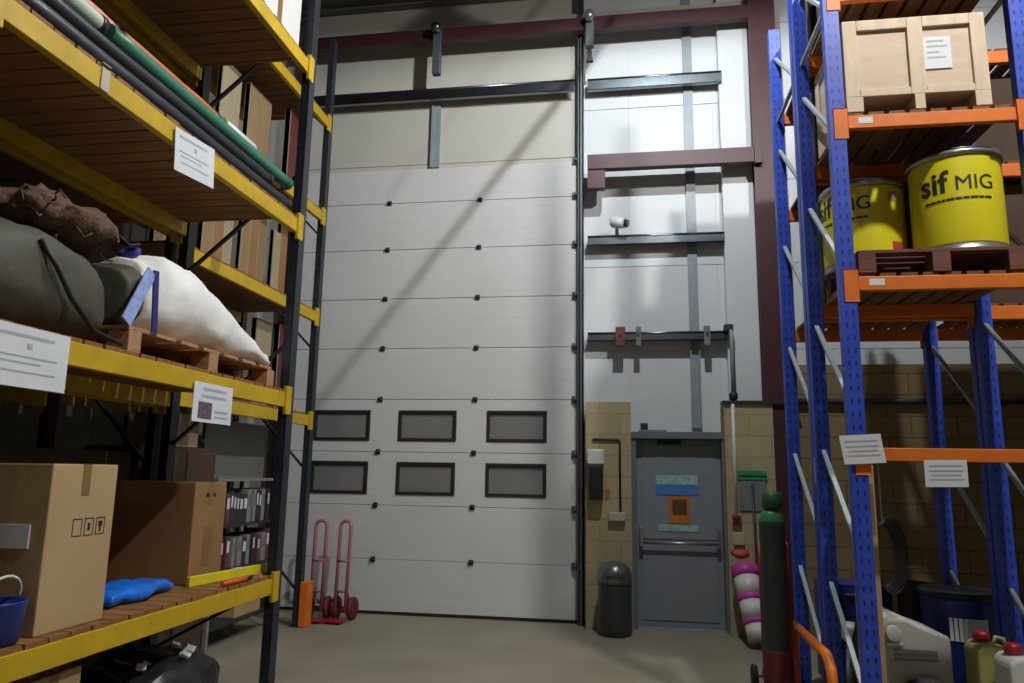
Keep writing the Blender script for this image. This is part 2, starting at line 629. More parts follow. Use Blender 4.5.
# ================================================================== LOADING DOOR
d1 = struct_root('door_1', 'tall white sectional loading door with six windows', (-2.33, 8.5, 0))
DX0, DX1 = -4.08, -0.585
zs = [0.03, 0.60, 1.205, 1.815, 2.43, 3.04, 3.65, 4.27, 4.87, 5.31]
wins_x = [(-3.73, -3.03), (-2.68, -1.985), (-1.625, -0.93)]
for i, (a, b) in enumerate(zip(zs, zs[1:])):
    g = B()
    win = i in (2, 3)
    zw0, zw1 = ((1.33, 1.70) if i == 2 else (1.945, 2.30))
    if not win:
        box(g, DX0, DX1, 8.45, 8.49, a + 0.003, b - 0.003, 0.004)
        # pressed ribs
        z = a + 0.08
        while z < b - 0.05:
            box(g, DX0 + 0.02, DX1 - 0.02, 8.4488, 8.452, z, z + 0.07)
            z += 0.14
    else:
        box(g, DX0, DX1, 8.45, 8.49, a + 0.003, zw0, 0.002)
        box(g, DX0, DX1, 8.45, 8.49, zw1, b - 0.003, 0.002)
        xs = [DX0] + [v for w_ in wins_x for v in w_] + [DX1]
        for k in range(0, len(xs), 2):
            box(g, xs[k], xs[k + 1], 8.45, 8.49, zw0, zw1)
    p = mk('door_section', g, 'door_white', d1)
    if win:
        for (x0, x1) in wins_x:
            f = B()
            t = 0.034
            box(f, x0, x1, 8.432, 8.50, zw0, zw0 + t, 0.006)
            box(f, x0, x1, 8.432, 8.50, zw1 - t, zw1, 0.006)
            box(f, x0, x0 + t, 8.432, 8.50, zw0 + t, zw1 - t, 0.006)
            box(f, x1 - t, x1, 8.432, 8.50, zw0 + t, zw1 - t, 0.006)
            fr = mk('window_frame', f, 'gasket', p)
            f = B()
            box(f, x0 + t - 0.005, x1 - t + 0.005, 8.462, 8.472, zw0 + t - 0.005, zw1 - t + 0.005)
            mk('window_pane', f, 'pane', p)
for z in zs[1:-1]:
    for x in (-2.915, -1.77):
        g = B()
        box(g, x - 0.026, x + 0.026, 8.43, 8.449, z - 0.028, z + 0.028, 0.004)
        tube(g, [(x - 0.03, 8.426, z), (x + 0.03, 8.426, z)], 0.011, 8)
        mk('hinge', g, 'dark_metal', d1)
for z in zs[1:]:
    g = B()
    box(g, -0.645, -0.585, 8.42, 8.449, z - 0.04, z + 0.04, 0.004)
    tube(g, [(-0.62, 8.405, z), (-0.585, 8.405, z)], 0.022, 10)
    mk('roller_bracket', g, 'track', d1)
g = B()
box(g, DX0, DX1, 8.445, 8.495, 0.0, 0.03)
mk('bottom_seal', g, 'rubber', d1)
for x0, x1 in ((-0.575, -0.51), (-4.16, -4.095)):
    g = B()
    box(g, x0, x1, 8.46, 8.52, 0, 7.55)
    box(g, x0, x0 + 0.012, 8.36, 8.46, 0, 7.55)
    box(g, x1 - 0.035, x1, 8.34, 8.352, 0, 7.55)
    box(g, x1 - 0.012, x1, 8.34, 8.46, 0, 7.55)
    mk('door_track', g, 'track', d1)

# bearing brackets by the maroon beam at the head of the door
for x, lb in ((-2.30, 'dark shaft bracket on the maroon beam above the loading door'), (-0.42, 'pale shaft bracket at the head of the loading door track')):
    t = thing('shaft_bracket', lb, 'bracket', (x, 8.2, 6.95))
    g = B()
    box(g, x - 0.05, x + 0.05, 8.12, 8.20, 6.62 if x > -1 else 6.4, 7.04, 0.006)
    mk('bracket_plate', g, 'track', t)
    g = B()
    lathe(g, [(0.02, -0.06), (0.055, -0.05), (0.06, 0.0), (0.055, 0.03), (0.02, 0.05)], (x, 8.07, 6.98), 20, 'Y')
    mk('bearing_hub', g, 'steel' if x > -1 else 'galv', t)
    if x > -1:
        g = B()
        box(g, x - 0.025, x + 0.025, 8.12, 8.16, 6.45, 6.62, 0.004)
        box(g, x - 0.04, x + 0.04, 8.115, 8.165, 6.42, 6.46, 0.004)
        mk('stop_arm', g, 'dark_metal', t)

# ================================================================== GREY PERSONNEL DOOR
d2 = struct_root('door_2', 'grey steel personnel door with push bar', (0.52, 8.45, 0))
g = B()
box(g, 0.015, 0.068, 8.30, 8.53, 0, 2.06, 0.004)
box(g, 0.975, 1.03, 8.30, 8.53, 0, 2.06, 0.004)
box(g, 0.015, 1.03, 8.28, 8.53, 1.99, 2.065, 0.004)
mk('door_frame', g, 'door_grey_dark', d2)
g = B()
box(g, 0.07, 0.973, 8.42, 8.47, 0.012, 1.985, 0.003)
box(g, 0.13, 0.915, 8.412, 8.421, 0.92, 1.92, 0.004)
box(g, 0.13, 0.915, 8.412, 8.421, 0.08, 0.80, 0.004)
leaf = mk('door_leaf', g, 'door_grey', d2)
g = B()
tube(g, [(0.11, 8.355, 0.885), (0.93, 8.355, 0.885)], 0.016, 12)
box(g, 0.095, 0.135, 8.34, 8.42, 0.84, 1.05, 0.006)
box(g, 0.905, 0.945, 8.34, 8.42, 0.84, 1.05, 0.006)
mk('push_bar', g, 'steel', d2)
g = B()
box(g, 0.30, 0.56, 8.395, 8.428, 1.93, 1.975, 0.004)
mk('door_closer', g, 'dark_metal', d2)
g = B()
box(g, 0.065, 0.978, 8.36, 8.42, 0.0, 0.012)
mk('threshold', g, 'galv_paint', d2)
# signs fixed on the leaf
t = thing('door_sign', 'blue and pale green safety sign high on the grey door', 'sign', (0.50, 8.408, 1.5))
mk('sign_plate', box(B(), 0.275, 0.725, 8.406, 8.411, 1.39, 1.60), 'sign_blue', t)
mk('sign_band', box(B(), 0.275, 0.725, 8.404, 8.4058, 1.50, 1.60), 'sign_pale', t)
t = thing('door_sign', 'small orange and brown notice in the middle of the grey door', 'sign', (0.52, 8.408, 1.23))
mk('sign_plate', box(B(), 0.41, 0.635, 8.406, 8.411, 1.09, 1.38), 'sign_orange', t)
mk('sign_picture', box(B(), 0.45, 0.60, 8.404, 8.4058, 1.18, 1.34), 'sign_brown', t)
tag(mk('door_sign', box(B(), 0.30, 0.725, 8.406, 8.411, 1.005, 1.075), 'sign_pale'), 'narrow pale green strip notice just above the push bar', 'sign')

# small lamp-like fitting on the door head
t = thing('door_sensor', 'small dark sensor on top of the grey door frame', 'sensor', (0.16, 8.34, 2.065))
mk('sensor_body', box(B(), 0.12, 0.20, 8.30, 8.37, 2.066, 2.16, 0.01), 'dark_metal', t)
mk('sensor_foot', box(B(), 0.10, 0.40, 8.295, 8.375, 2.066, 2.085, 0.003), 'grey_plastic', t)

# ================================================================== WALL FITTINGS
# security camera on the rail
t = thing('security_camera', 'white security camera pointing sideways on the galvanised rail', 'camera', (-0.11, 8.30, 4.34))
mk('bracket', tube(B(), [(-0.12, 8.40, 4.345), (-0.12, 8.40, 4.38), (-0.12, 8.34, 4.42)], 0.022, 10), 'white_plastic', t)
g = B()
tube(g, [(-0.19, 8.30, 4.475), (-0.17, 8.295, 4.475), (-0.03, 8.25, 4.44)], [0.05, 0.064, 0.060], 20)
mk('camera_body', g, 'white_plastic', t)
g = B()
tube(g, [(-0.03, 8.25, 4.44), (0.01, 8.24, 4.43)], [0.048, 0.044], 18)
mk('lens', g, 'lid_black', t)

# clips on the lowest rail
for x, lb, wd in ((-0.09, 'wide grey clamp on the lowest wall rail, nearest the door track', 0.11), (0.11, 'narrow grey clamp in the middle of the lowest wall rail', 0.06), (0.86, 'grey clamp near the pipe end of the lowest wall rail', 0.07)):
    t = thing('rail_clamp', lb, 'clamp', (x, 8.33, 3.19), 'clamps on the lowest wall rail')
    g = B()
    box(g, x - wd / 2, x + wd / 2, 8.30, 8.345, 3.02, 3.24, 0.006)
    mk('clamp_plate', g, 'pallet_red' if wd > 0.1 else 'grey_plastic', t)
    g = B()
    tube(g, [(x, 8.285, 3.15), (x, 8.30, 3.15)], 0.016, 10)
    mk('bolt', g, 'galv', t)

t = thing('wall_pipe', 'thin grey pipe dropping from the lowest rail to the pier top', 'pipe', (1.10, 8.3, 2.40))
g = B()
tube(g, [(1.06, 8.40, 3.20), (1.10, 8.30, 3.20), (1.115, 8.28, 3.17), (1.115, 8.28, 2.46)], 0.022, 10)
mk('pipe', g, 'galv_paint', t)
g = B()
lathe(g, [(0.02, -0.05), (0.045, -0.03), (0.045, 0.03), (0.02, 0.05)], (1.115, 8.28, 2.45), 16)
mk('valve', g, 'lid_black', t)
mk('elbow', box(B(), 1.04, 1.14, 8.27, 8.34, 3.17, 3.25, 0.012), 'dark_metal', t)

# dispenser on the left pier
t = thing('wall_dispenser', 'white topped black dispenser on the left block pier', 'dispenser', (-0.36, 8.15, 1.33))
mk('cover', box(B(), -0.45, -0.275, 8.06, 8.198, 1.70, 1.86, 0.012), 'white_plastic', t)
mk('dispenser_body', box(B(), -0.435, -0.285, 8.07, 8.198, 1.33, 1.70, 0.02), 'lid_black', t)
tag(mk('wall_notice', box(B(), -0.265, -0.215, 8.19, 8.199, 1.34, 1.44), 'sign_orange'), 'tiny ochre notice beside the black dispenser', 'sign')
t = thing('wall_socket', 'white socket box on the left pier fed by a thin conduit', 'socket', (-0.13, 8.19, 1.15))
mk('socket_box', box(B(), -0.23, -0.055, 8.14, 8.199, 1.11, 1.20, 0.01), 'beige_plastic', t)
g = B()
tube(g, [(-0.105, 8.185, 1.20), (-0.105, 8.185, 1.95), (-0.12, 8.185, 1.97), (-0.40, 8.185, 1.97)], 0.012, 8)
mk('conduit', g, 'brush_pole', t)

# right pier fittings
t = thing('alarm_call_point', 'red fire alarm call point on the right pier under a white conduit', 'alarm', (1.085, 8.17, 1.15))
mk('call_box', box(B(), 1.045, 1.135, 8.15, 8.199, 1.10, 1.20, 0.008), 'red_paint', t)
mk('conduit', tube(B(), [(1.09, 8.18, 1.20), (1.09, 8.18, 2.36)], 0.018, 8), 'white_plastic', t)
mk('press_panel', box(B(), 1.065, 1.115, 8.145, 8.151, 1.125, 1.175), 'ink', t)
tag(mk('switch_box', box(B(), 1.05, 1.16, 8.16, 8.199, 0.90, 1.03, 0.008), 'beige_plastic'), 'cream switch box under the red call point', 'switch')
t = thing('safety_board', 'green headed grey safety board on the right pier', 'sign', (1.27, 8.19, 1.24))
mk('header', box(B(), 1.115, 1.41, 8.178, 8.189, 1.565, 1.66), 'sign_green', t)
mk('board', box(B(), 1.125, 1.40, 8.185, 8.199, 1.25, 1.565), 'board_grey', t)
mk('header_stripe', box(B(), 1.13, 1.40, 8.175, 8.1778, 1.595, 1.615), 'cap_green', t)

# ================================================================== BIN
t = thing('litter_bin', 'charcoal litter bin with silver dome lid against the left pier', 'bin', (-0.165, 7.98, 0))
g = B()
lathe(g, [(0.15, 0.0), (0.165, 0.012), (0.172, 0.03), (0.172, 0.50), (0.168, 0.51)], (-0.165, 7.98, 0), 36)
mk('bin_body', g, 'bin_body', t)
g = B()
lathe(g, [(0.178, 0.505), (0.178, 0.55), (0.17, 0.60), (0.145, 0.66), (0.10, 0.70), (0.04, 0.72), (0.005, 0.722)], (-0.165, 7.98, 0), 36)
mk('dome_lid', g, 'bin_dome', t)
g = B()
obox(g, (-0.165, 7.825, 0.60), (0.16, 0.03, 0.05), (math.radians(-22), 0, 0), 0.008)
mk('flap', g, 'dark_metal', t)

# ================================================================== PALLET RACKS
def post(parent, x, y, z0, z1, m, face):
    """C-section upright; face = '+x' or '-y' is the side with the punched web"""
    g = B()
    a, d, t_ = 0.046, 0.034, 0.004
    if face == '+x':
        box(g, x + d - t_, x + d, y - a, y + a, z0, z1)
        box(g, x - d, x + d - t_, y - a, y - a + t_, z0, z1)
        box(g, x - d, x + d - t_, y + a - t_, y + a, z0, z1)
        box(g, x - d, x - d + t_, y - a + t_, y - a + 0.03, z0, z1)
        box(g, x - d, x - d + t_, y + a - 0.03, y + a - t_, z0, z1)
    else:
        box(g, x - a, x + a, y - d, y - d + t_, z0, z1)
        box(g, x - a, x - a + t_, y - d + t_, y + d, z0, z1)
        box(g, x + a - t_, x + a, y - d + t_, y + d, z0, z1)
        box(g, x - a + t_, x - a + 0.03, y + d - t_, y + d, z0, z1)
        box(g, x + a - 0.03, x + a - t_, y + d - t_, y + d, z0, z1)
    o = mk('upright', g, m, parent, origin=(x, y, z0))
    g = B()
    box(g, x - 0.07, x + 0.07, y - 0.06, y + 0.06, z0, z0 + 0.008)
    mk('base_plate', g, 'dark_metal', o)
    return o


def beam(parent, p, q, h, m, axis, conn=True, side=1):
    """box beam with welded hook plates at the ends; p,q = end centres at the top edge"""
    g = B()
    w_ = 0.022
    if axis == 'y':
        x = p[0]
        y0, y1 = sorted((p[1], q[1]))
        z = p[2]
        box(g, x - w_, x + w_, y0, y1, z - h, z, 0.004)
    else:
        y = p[1]
        x0, x1 = sorted((p[0], q[0]))
        z = p[2]
        box(g, x0, x1, y - w_, y + w_, z - h, z, 0.004)
    o = mk('beam', g, m, parent)
    if conn:
        for e in (p, q):
            g = B()
            if axis == 'y':
                s = 1 if e[1] == max(p[1], q[1]) else -1
                box(g, e[0] + side * 0.012, e[0] + side * 0.036, e[1] - 0.012 if s > 0 else e[1] - 0.072, e[1] + 0.072 if s > 0 else e[1] + 0.012, e[2] - 0.155, e[2] + 0.045, 0.003)
            else:
                s = 1 if e[0] == max(p[0], q[0]) else -1
                box(g, e[0] - 0.012 if s > 0 else e[0] - 0.072, e[0] + 0.072 if s > 0 else e[0] + 0.012, e[1] + side * 0.012, e[1] + side * 0.036, e[2] - 0.155, e[2] + 0.045, 0.003)
            mk('connector', g, m, o)
    return o


def deck(parent, x0, x1, y0, y1, z, along, m, w_=0.118, gap=0.012, th=0.022):
    """open slatted timber deck"""
    g = B()
    if along == 'x':
        y = y0
        while y < y1 - 0.02:
            j = random.uniform(-0.006, 0.006)
            box(g, x0 + j, x1 + j, y, min(y + w_, y1), z, z + th)
            y += w_ + gap
    else:
        x = x0
        while x < x1 - 0.02:
            box(g, x, min(x + w_, x1), y0, y1, z, z + th)
            x += w_ + gap
    return mk('deck', g, m, parent)


def brace(parent, p, q, m, a=0.03, b=0.02):
    g = B()
    bar(g, p, q, a, b)
    return mk('brace', g, m, parent)


# ---- near left rack: yellow beams on black uprights along the aisle
LX, LR = -2.43, -3.32
R1 = thing('pallet_rack', 'tall yellow beamed pallet rack on black uprights along the left of the aisle', 'rack', (-2.9, 3.65, 0))
for (y_) in (5.0, 2.22):
    post(R1, LX, y_, 0, 6.6, 'black_post', '+x')
    post(R1, LR, y_, 0, 6.6, 'black_post', '+x')
for zc in (0.35, 1.75, 3.05, 4.35, 5.6):
    brace(R1, (LX - 0.02, 5.0, zc + (0.45 if zc < 1 else 0.75)), (LR + 0.02, 5.0, zc), 'black_paint')
    brace(R1, (LX - 0.02, 2.22, zc + 0.75), (LR + 0.02, 2.22, zc), 'black_paint')
for zt in (0.862, 2.135, 3.425, 4.70):
    beam(R1, (LX, 2.28, zt), (LX, 4.94, zt), 0.105, 'yellow', 'y')
    beam(R1, (LR, 2.28, zt), (LR, 4.94, zt), 0.105, 'yellow', 'y', side=-1)
    deck(R1, LR - 0.03, LX + 0.015, 2.30, 4.93, zt, 'x', 'wood')

# ---- far left rack behind it
FX, FR = -3.42, -4.30
R2 = thing('pallet_rack', 'further yellow beamed pallet rack on black uprights standing behind the first', 'rack', (-3.86, 6.0, 0))
for (y_) in (7.62, 4.97, 2.25):
    for x_ in (FX, FR):
        p_ = post(R2, x_, y_, 0, 6.6, 'black_post', '+x')
        if x_ == FX and y_ > 7:
            g = B()
            box(g, x_ + 0.04, x_ + 0.13, y_ - 0.07, y_ + 0.07, 0.0, 0.45, 0.01)
            mk('post_guard', g, 'orange', p_)
for zc in (0.35, 1.6, 2.9, 4.2, 5.5):
    brace(R2, (FX - 0.02, 7.62, zc), (FR + 0.02, 7.62, zc + 0.85), 'black_paint')
    brace(R2, (FX - 0.02, 4.97, zc), (FR + 0.02, 4.97, zc + 0.85), 'black_paint')
for zt in (2.17, 3.31, 4.47, 5.60):
    beam(R2, (FX, 5.03, zt), (FX, 7.56, zt), 0.11, 'yellow', 'y')
    beam(R2, (FR, 5.03, zt), (FR, 7.56, zt), 0.11, 'yellow', 'y', side=-1)
    deck(R2, FR - 0.02, FX + 0.01, 5.05, 7.54, zt, 'x', 'wood')
for zt in (2.135, 3.425, 4.70):
    beam(R2, (FX, 2.31, zt), (FX, 4.91, zt), 0.11, 'yellow', 'y')
    beam(R2, (FR, 2.31, zt), (FR, 4.91, zt), 0.11, 'yellow', 'y', side=-1)
    deck(R2, FR - 0.02, FX + 0.01, 2.33, 4.89, zt, 'x', 'wood')

# ---- right racks: blue uprights, orange beams, two back to back
RX0, RX1 = 1.30, 2.385
R3 = thing('pallet_rack', 'blue pallet rack with orange beams holding crate and yellow drums', 'rack', (1.84, 5.0, 0))
R4 = thing('pallet_rack', 'rear blue pallet rack standing back to back behind the drums rack', 'rack', (1.84, 5.9, 0))
for R_, ya, yb in ((R3, 4.60, 5.39), (R4, 5.48, 6.30)):
    for x_ in (RX0, RX1):
        ph = 6.4 if R_ is R3 else 5.5
        post(R_, x_, ya, 0, ph, 'blue_post', '-y')
        post(R_, x_, yb, 0, ph, 'blue_post', '-y')
        z0 = 0.30
        while z0 < ph - 0.7:
            brace(R_, (x_, ya + 0.03, z0), (x_, yb - 0.03, z0 + 0.62), 'galv_paint', 0.028, 0.02)
            z0 += 0.86
        brace(R_, (x_, ya + 0.03, 4.63), (x_, yb - 0.03, 4.63), 'galv_paint', 0.028, 0.02)
for zt in (1.775, 2.79, 3.825, 4.70):
    for y_, s in ((4.60, -1), (5.39, 1)):
        if zt < 2 and y_ > 5:
            continue
        beam(R3, (RX0 + 0.05, y_, zt), (RX1 - 0.05, y_, zt), 0.085 if zt > 2 else 0.075, 'orange', 'x', side=s)
    if zt > 2:
        deck(R3, RX0 + 0.07, RX1 - 0.05, 4.585, 5.40, zt, 'y', 'wood_y', 0.09, 0.03)
for zt in (2.79, 3.825, 4.70):
    for y_, s in ((5.48, -1), (6.30, 1)):
        beam(R4, (RX0 + 0.05, y_, zt), (RX1 - 0.05, y_, zt), 0.095, 'orange', 'x', side=s)
    if zt > 2:
        deck(R4, RX0 + 0.07, RX1 - 0.05, 5.47, 6.31, zt, 'y', 'wood_y', 0.09, 0.03)
# stickers on the beam ends, and the next rear rack bay, added to shade the wall
for zt in (3.825, 2.79):
    mk('beam_sticker', box(B(), RX0 + 0.125, RX0 + 0.21, 4.5765, 4.5778, zt - 0.055, zt - 0.015), 'paper', R3)
for y_ in (5.48, 6.30):
    post(R4, 4.30, y_, 0, 5.5, 'blue_post', '-y')
for zt in (2.79, 3.825, 4.70):
    for y_, s in ((5.48, -1), (6.30, 1)):
        beam(R4, (RX1 + 0.05, y_, zt), (4.25, y_, zt), 0.095, 'orange', 'x', side=s)
    deck(R4, RX1 + 0.06, 4.24, 5.47, 6.31, zt, 'y', 'wood_y', 0.09, 0.03)
# label plate on the middle upright
g = B()
box(g, RX0 - 0.046, RX0 + 0.02, 5.41, 5.444, 1.56, 1.74, 0.003)
mk('label_plate', g, 'paper', R4)


# ================================================================== PAPERS
def sheet(name, label, cat, c, u, v, w_, h, lines, pic=None, group=None):
    """paper with centre c; u = right, v = up (unit); reading face = u x v"""
    c, u, v = Vector(c), Vector(u).normalized(), Vector(v).normalized()
    n = u.cross(v).normalized()
    rot = Matrix((u, v, n)).transposed()
    t_ = thing(name, label, cat, tuple(c), group)
    mk('sheet', obox(B(), c, (w_, h, 0.003), rot), 'paper', t_)
    g = B()
    for (a, b_, ln, th) in lines:
        obox(g, c + u * (a * w_) + v * (b_ * h) + n * 0.0022, (ln * w_, th * h, 0.001), rot)
    if lines:
        mk('printed_lines', g, 'print', t_)
    if pic:
        a, b_, pw, ph = pic
        mk('printed_picture', obox(B(), c + u * (a * w_) + v * (b_ * h) + n * 0.0022, (pw * w_, ph * h, 0.001), rot), 'photo_print', t_)
    return t_


ln1 = [(-0.05, 0.34, 0.7, 0.05), (0.0, 0.18, 0.06, 0.09), (-0.02, 0.0, 0.75, 0.03), (-0.1, -0.1, 0.5, 0.03), (0.0, -0.25, 0.7, 0.03)]
UY = (0, 1, 0)
sheet('notice_sheet', 'white notice sheet hanging on the yellow beam above the big carton', 'notice', (LX + 0.032, 2.625, 2.025), UY, (0, 0, 1), 0.43, 0.245, ln1)
sheet('notice_sheet', 'white notice with a small picture hanging below the sacks', 'notice', (LX + 0.034, 4.00, 1.965), UY, (0, 0, 1), 0.41, 0.225,
      [(0.02, 0.34, 0.6, 0.07), (0.0, 0.16, 0.62, 0.07), (0.22, -0.2, 0.34, 0.06), (0.22, -0.34, 0.34, 0.05)], (-0.2, -0.2, 0.34, 0.42))
sheet('notice_sheet', 'white notice sheet on the upper yellow beam under the long tubes', 'notice', (LX + 0.036, 3.60, 3.305), (0, 1, 0.10), (0, -0.1, 1), 0.38, 0.235, ln1)
t = thing('beam_clip', 'small pale tag clipped on the upper yellow beam', 'tag', (LX + 0.03, 2.93, 3.42))
mk('tag_plate', box(B(), LX + 0.023, LX + 0.029, 2.84, 2.895, 3.32, 3.43, 0.002), 'beige_plastic', t)
mk('tag_fold', box(B(), LX - 0.03, LX + 0.029, 2.84, 2.895, 3.449, 3.453), 'beige_plastic', t)
lnr = [(0.0, 0.28, 0.78, 0.05), (0.0, 0.1, 0.8, 0.05), (0.0, -0.06, 0.7, 0.05), (0.0, -0.22, 0.8, 0.05)]
sheet('notice_sheet', 'tilted white notice hanging at the blue front upright', 'notice', (1.315, 4.545, 1.765), (1, 0, 0.06), (-0.14, 0, 1), 0.225, 0.165, lnr)
sheet('notice_sheet', 'straight white notice hanging under the bare orange beam', 'notice', (1.758, 4.57, 1.635), (1, 0, 0.02), (0, 0, 1), 0.225, 0.15, lnr)


# ================================================================== RIGHT RACK CONTENTS
# wooden crate on the orange beam
CX0, CX1, CY0, CY1, CZ0, CZ1 = 1.365, 2.20, 4.58, 5.30, 3.849, 4.47
t = thing('wooden_crate', 'pale plywood crate with battens on the top orange beam', 'crate', (1.8, 4.95, 3.87))
mk('crate_body', box(B(), CX0 + 0.012, CX1 - 0.012, CY0 + 0.02, CY1 - 0.02, CZ0 + 0.10, CZ1 - 0.005), 'ply', t)


def batten(nm, x0, x1, z0, z1):
    mk(nm, box(B(), x0, x1, CY0, CY0 + 0.022, z0, z1, 0.003), 'batten', t)
    mk(nm, box(B(), x0, x1, CY1 - 0.022, CY1, z0, z1, 0.003), 'batten', t)


for x0, x1 in ((CX0, CX0 + 0.085), (CX0 + 0.385, CX0 + 0.475), (CX1 - 0.085, CX1)):
    batten('upright_batten', x0, x1, CZ0 + 0.10, CZ1)
for x0, x1 in ((CX0 + 0.086, CX0 + 0.384), (CX0 + 0.476, CX1 - 0.086)):
    batten('top_batten', x0, x1, CZ1 - 0.07, CZ1)
    batten('bottom_batten', x0, x1, CZ0 + 0.10, CZ0 + 0.15)
for y0_, y1_, z0_ in ((CY0 + 0.024, CY0 + 0.10, CZ0 + 0.10), (CY1 - 0.10, CY1 - 0.024, CZ0 + 0.10), (CY0 + 0.101, CY1 - 0.101, CZ1 - 0.08)):
    mk('side_batten', box(B(), CX0, CX0 + 0.02, y0_, y1_, z0_, CZ1, 0.003), 'batten', t)
for x0, x1 in ((CX0, CX0 + 0.10), (CX0 + 0.40, CX0 + 0.46), (CX1 - 0.09, CX1)):
    g = B()
    box(g, x0, x1, CY0, CY1, CZ0, CZ0 + 0.10, 0.003)
    mk('skid', g, 'batten', t)
g = B()
box(g, 1.84, 2.0, CY0 + 0.012, CY0 + 0.0198, 4.115, 4.33)
lbl = mk('paper_label', g, 'paper', t)
g = B()
for k, (ww, zz) in enumerate(((0.10, 4.30), (0.12, 4.265), (0.07, 4.225), (0.11, 4.19))):
    box(g, 1.86, 1.86 + ww, CY0 + 0.011, CY0 + 0.0119, zz - 0.006, zz + 0.006)
mk('printed_lines', g, 'print', lbl)
# dark goods on the decks of the rear rack
def goods(label, x0, x1, y0, y1, z, h):
    t_ = thing('dark_carton', label, 'box', ((x0 + x1) / 2, (y0 + y1) / 2, z))
    mk('carton_body', box(B(), x0, x1, y0, y1, z, z + h, 0.008), 'dark_goods', t_)
    ym = (y0 + y1) / 2
    mk('packing_tape', box(B(), x0 + 0.004, x1 - 0.004, ym - 0.03, ym + 0.03, z + h, z + h + 0.002), 'tape', t_)
    return t_


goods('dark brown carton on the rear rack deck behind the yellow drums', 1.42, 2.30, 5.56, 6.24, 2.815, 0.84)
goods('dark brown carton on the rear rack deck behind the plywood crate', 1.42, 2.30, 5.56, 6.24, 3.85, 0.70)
goods('dark carton added in the next rear rack bay to shade the wall, level with the drums', 2.47, 4.20, 5.56, 6.24, 2.815, 0.88)  # both cartons of the next bay are added to shade the block wall
goods('dark carton added in the next rear rack bay to shade the wall, level with the plywood crate', 2.47, 4.20, 5.56, 6.24, 3.85, 0.70)
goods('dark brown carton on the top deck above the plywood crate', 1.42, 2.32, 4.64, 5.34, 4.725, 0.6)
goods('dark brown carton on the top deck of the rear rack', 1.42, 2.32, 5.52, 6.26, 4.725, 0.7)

# drums on a pallet
def pallet(name, label, x0, x1, y0, y1, z, m, group=None, along='x'):
    t_ = thing(name, label, 'pallet', ((x0 + x1) / 2, (y0 + y1) / 2, z), group)
    H = 0.14
    if along == 'x':      # stringers run along y, seen end-on from -y
        g_ = B()
        n = 6
        wv = (y1 - y0) / n
        for k in range(n):
            box(g_, x0, x1, y0 + k * wv, y0 + k * wv + wv * 0.78, z + H - 0.02, z + H, 0.002)
        mk('top_boards', g_, m, t_)
        for f_ in (0.0, 0.5, 1.0):
            xc = x0 + 0.05 + (x1 - x0 - 0.10) * f_
            for yc in (y0 + 0.06, (y0 + y1) / 2, y1 - 0.06):
                mk('block', box(B(), xc - 0.05, xc + 0.05, yc - 0.06, yc + 0.06, z + 0.018, z + H - 0.02, 0.003), m, t_)
            g_ = B()
            box(g_, xc - 0.05, xc + 0.05, y0, y1, z, z + 0.018, 0.002)
            mk('bottom_board', g_, m, t_)
    else:
        g_ = B()
        n = 7
        wv = (y1 - y0) / n
        for k in range(n):
            box(g_, x0, x1, y0 + k * wv, y0 + k * wv + wv * 0.75, z + H - 0.02, z + H, 0.002)
        mk('top_boards', g_, m, t_)
        for yc in (y0 + 0.06, (y0 + y1) / 2, y1 - 0.06):
            for xc in (x0 + 0.06, (x0 + x1) / 2, x1 - 0.06):
                mk('block', box(B(), xc - 0.06, xc + 0.06, yc - 0.05, yc + 0.05, z + 0.018, z + H - 0.02, 0.003), m, t_)
            g_ = B()
            box(g_, x0, x1, yc - 0.05, yc + 0.05, z, z + 0.018, 0.002)
            mk('bottom_board', g_, m, t_)
    return t_


pallet('pallet', 'reddish stained pallet under the two yellow drums', 1.37, 2.30, 4.575, 5.33, 2.813, 'pallet_red')


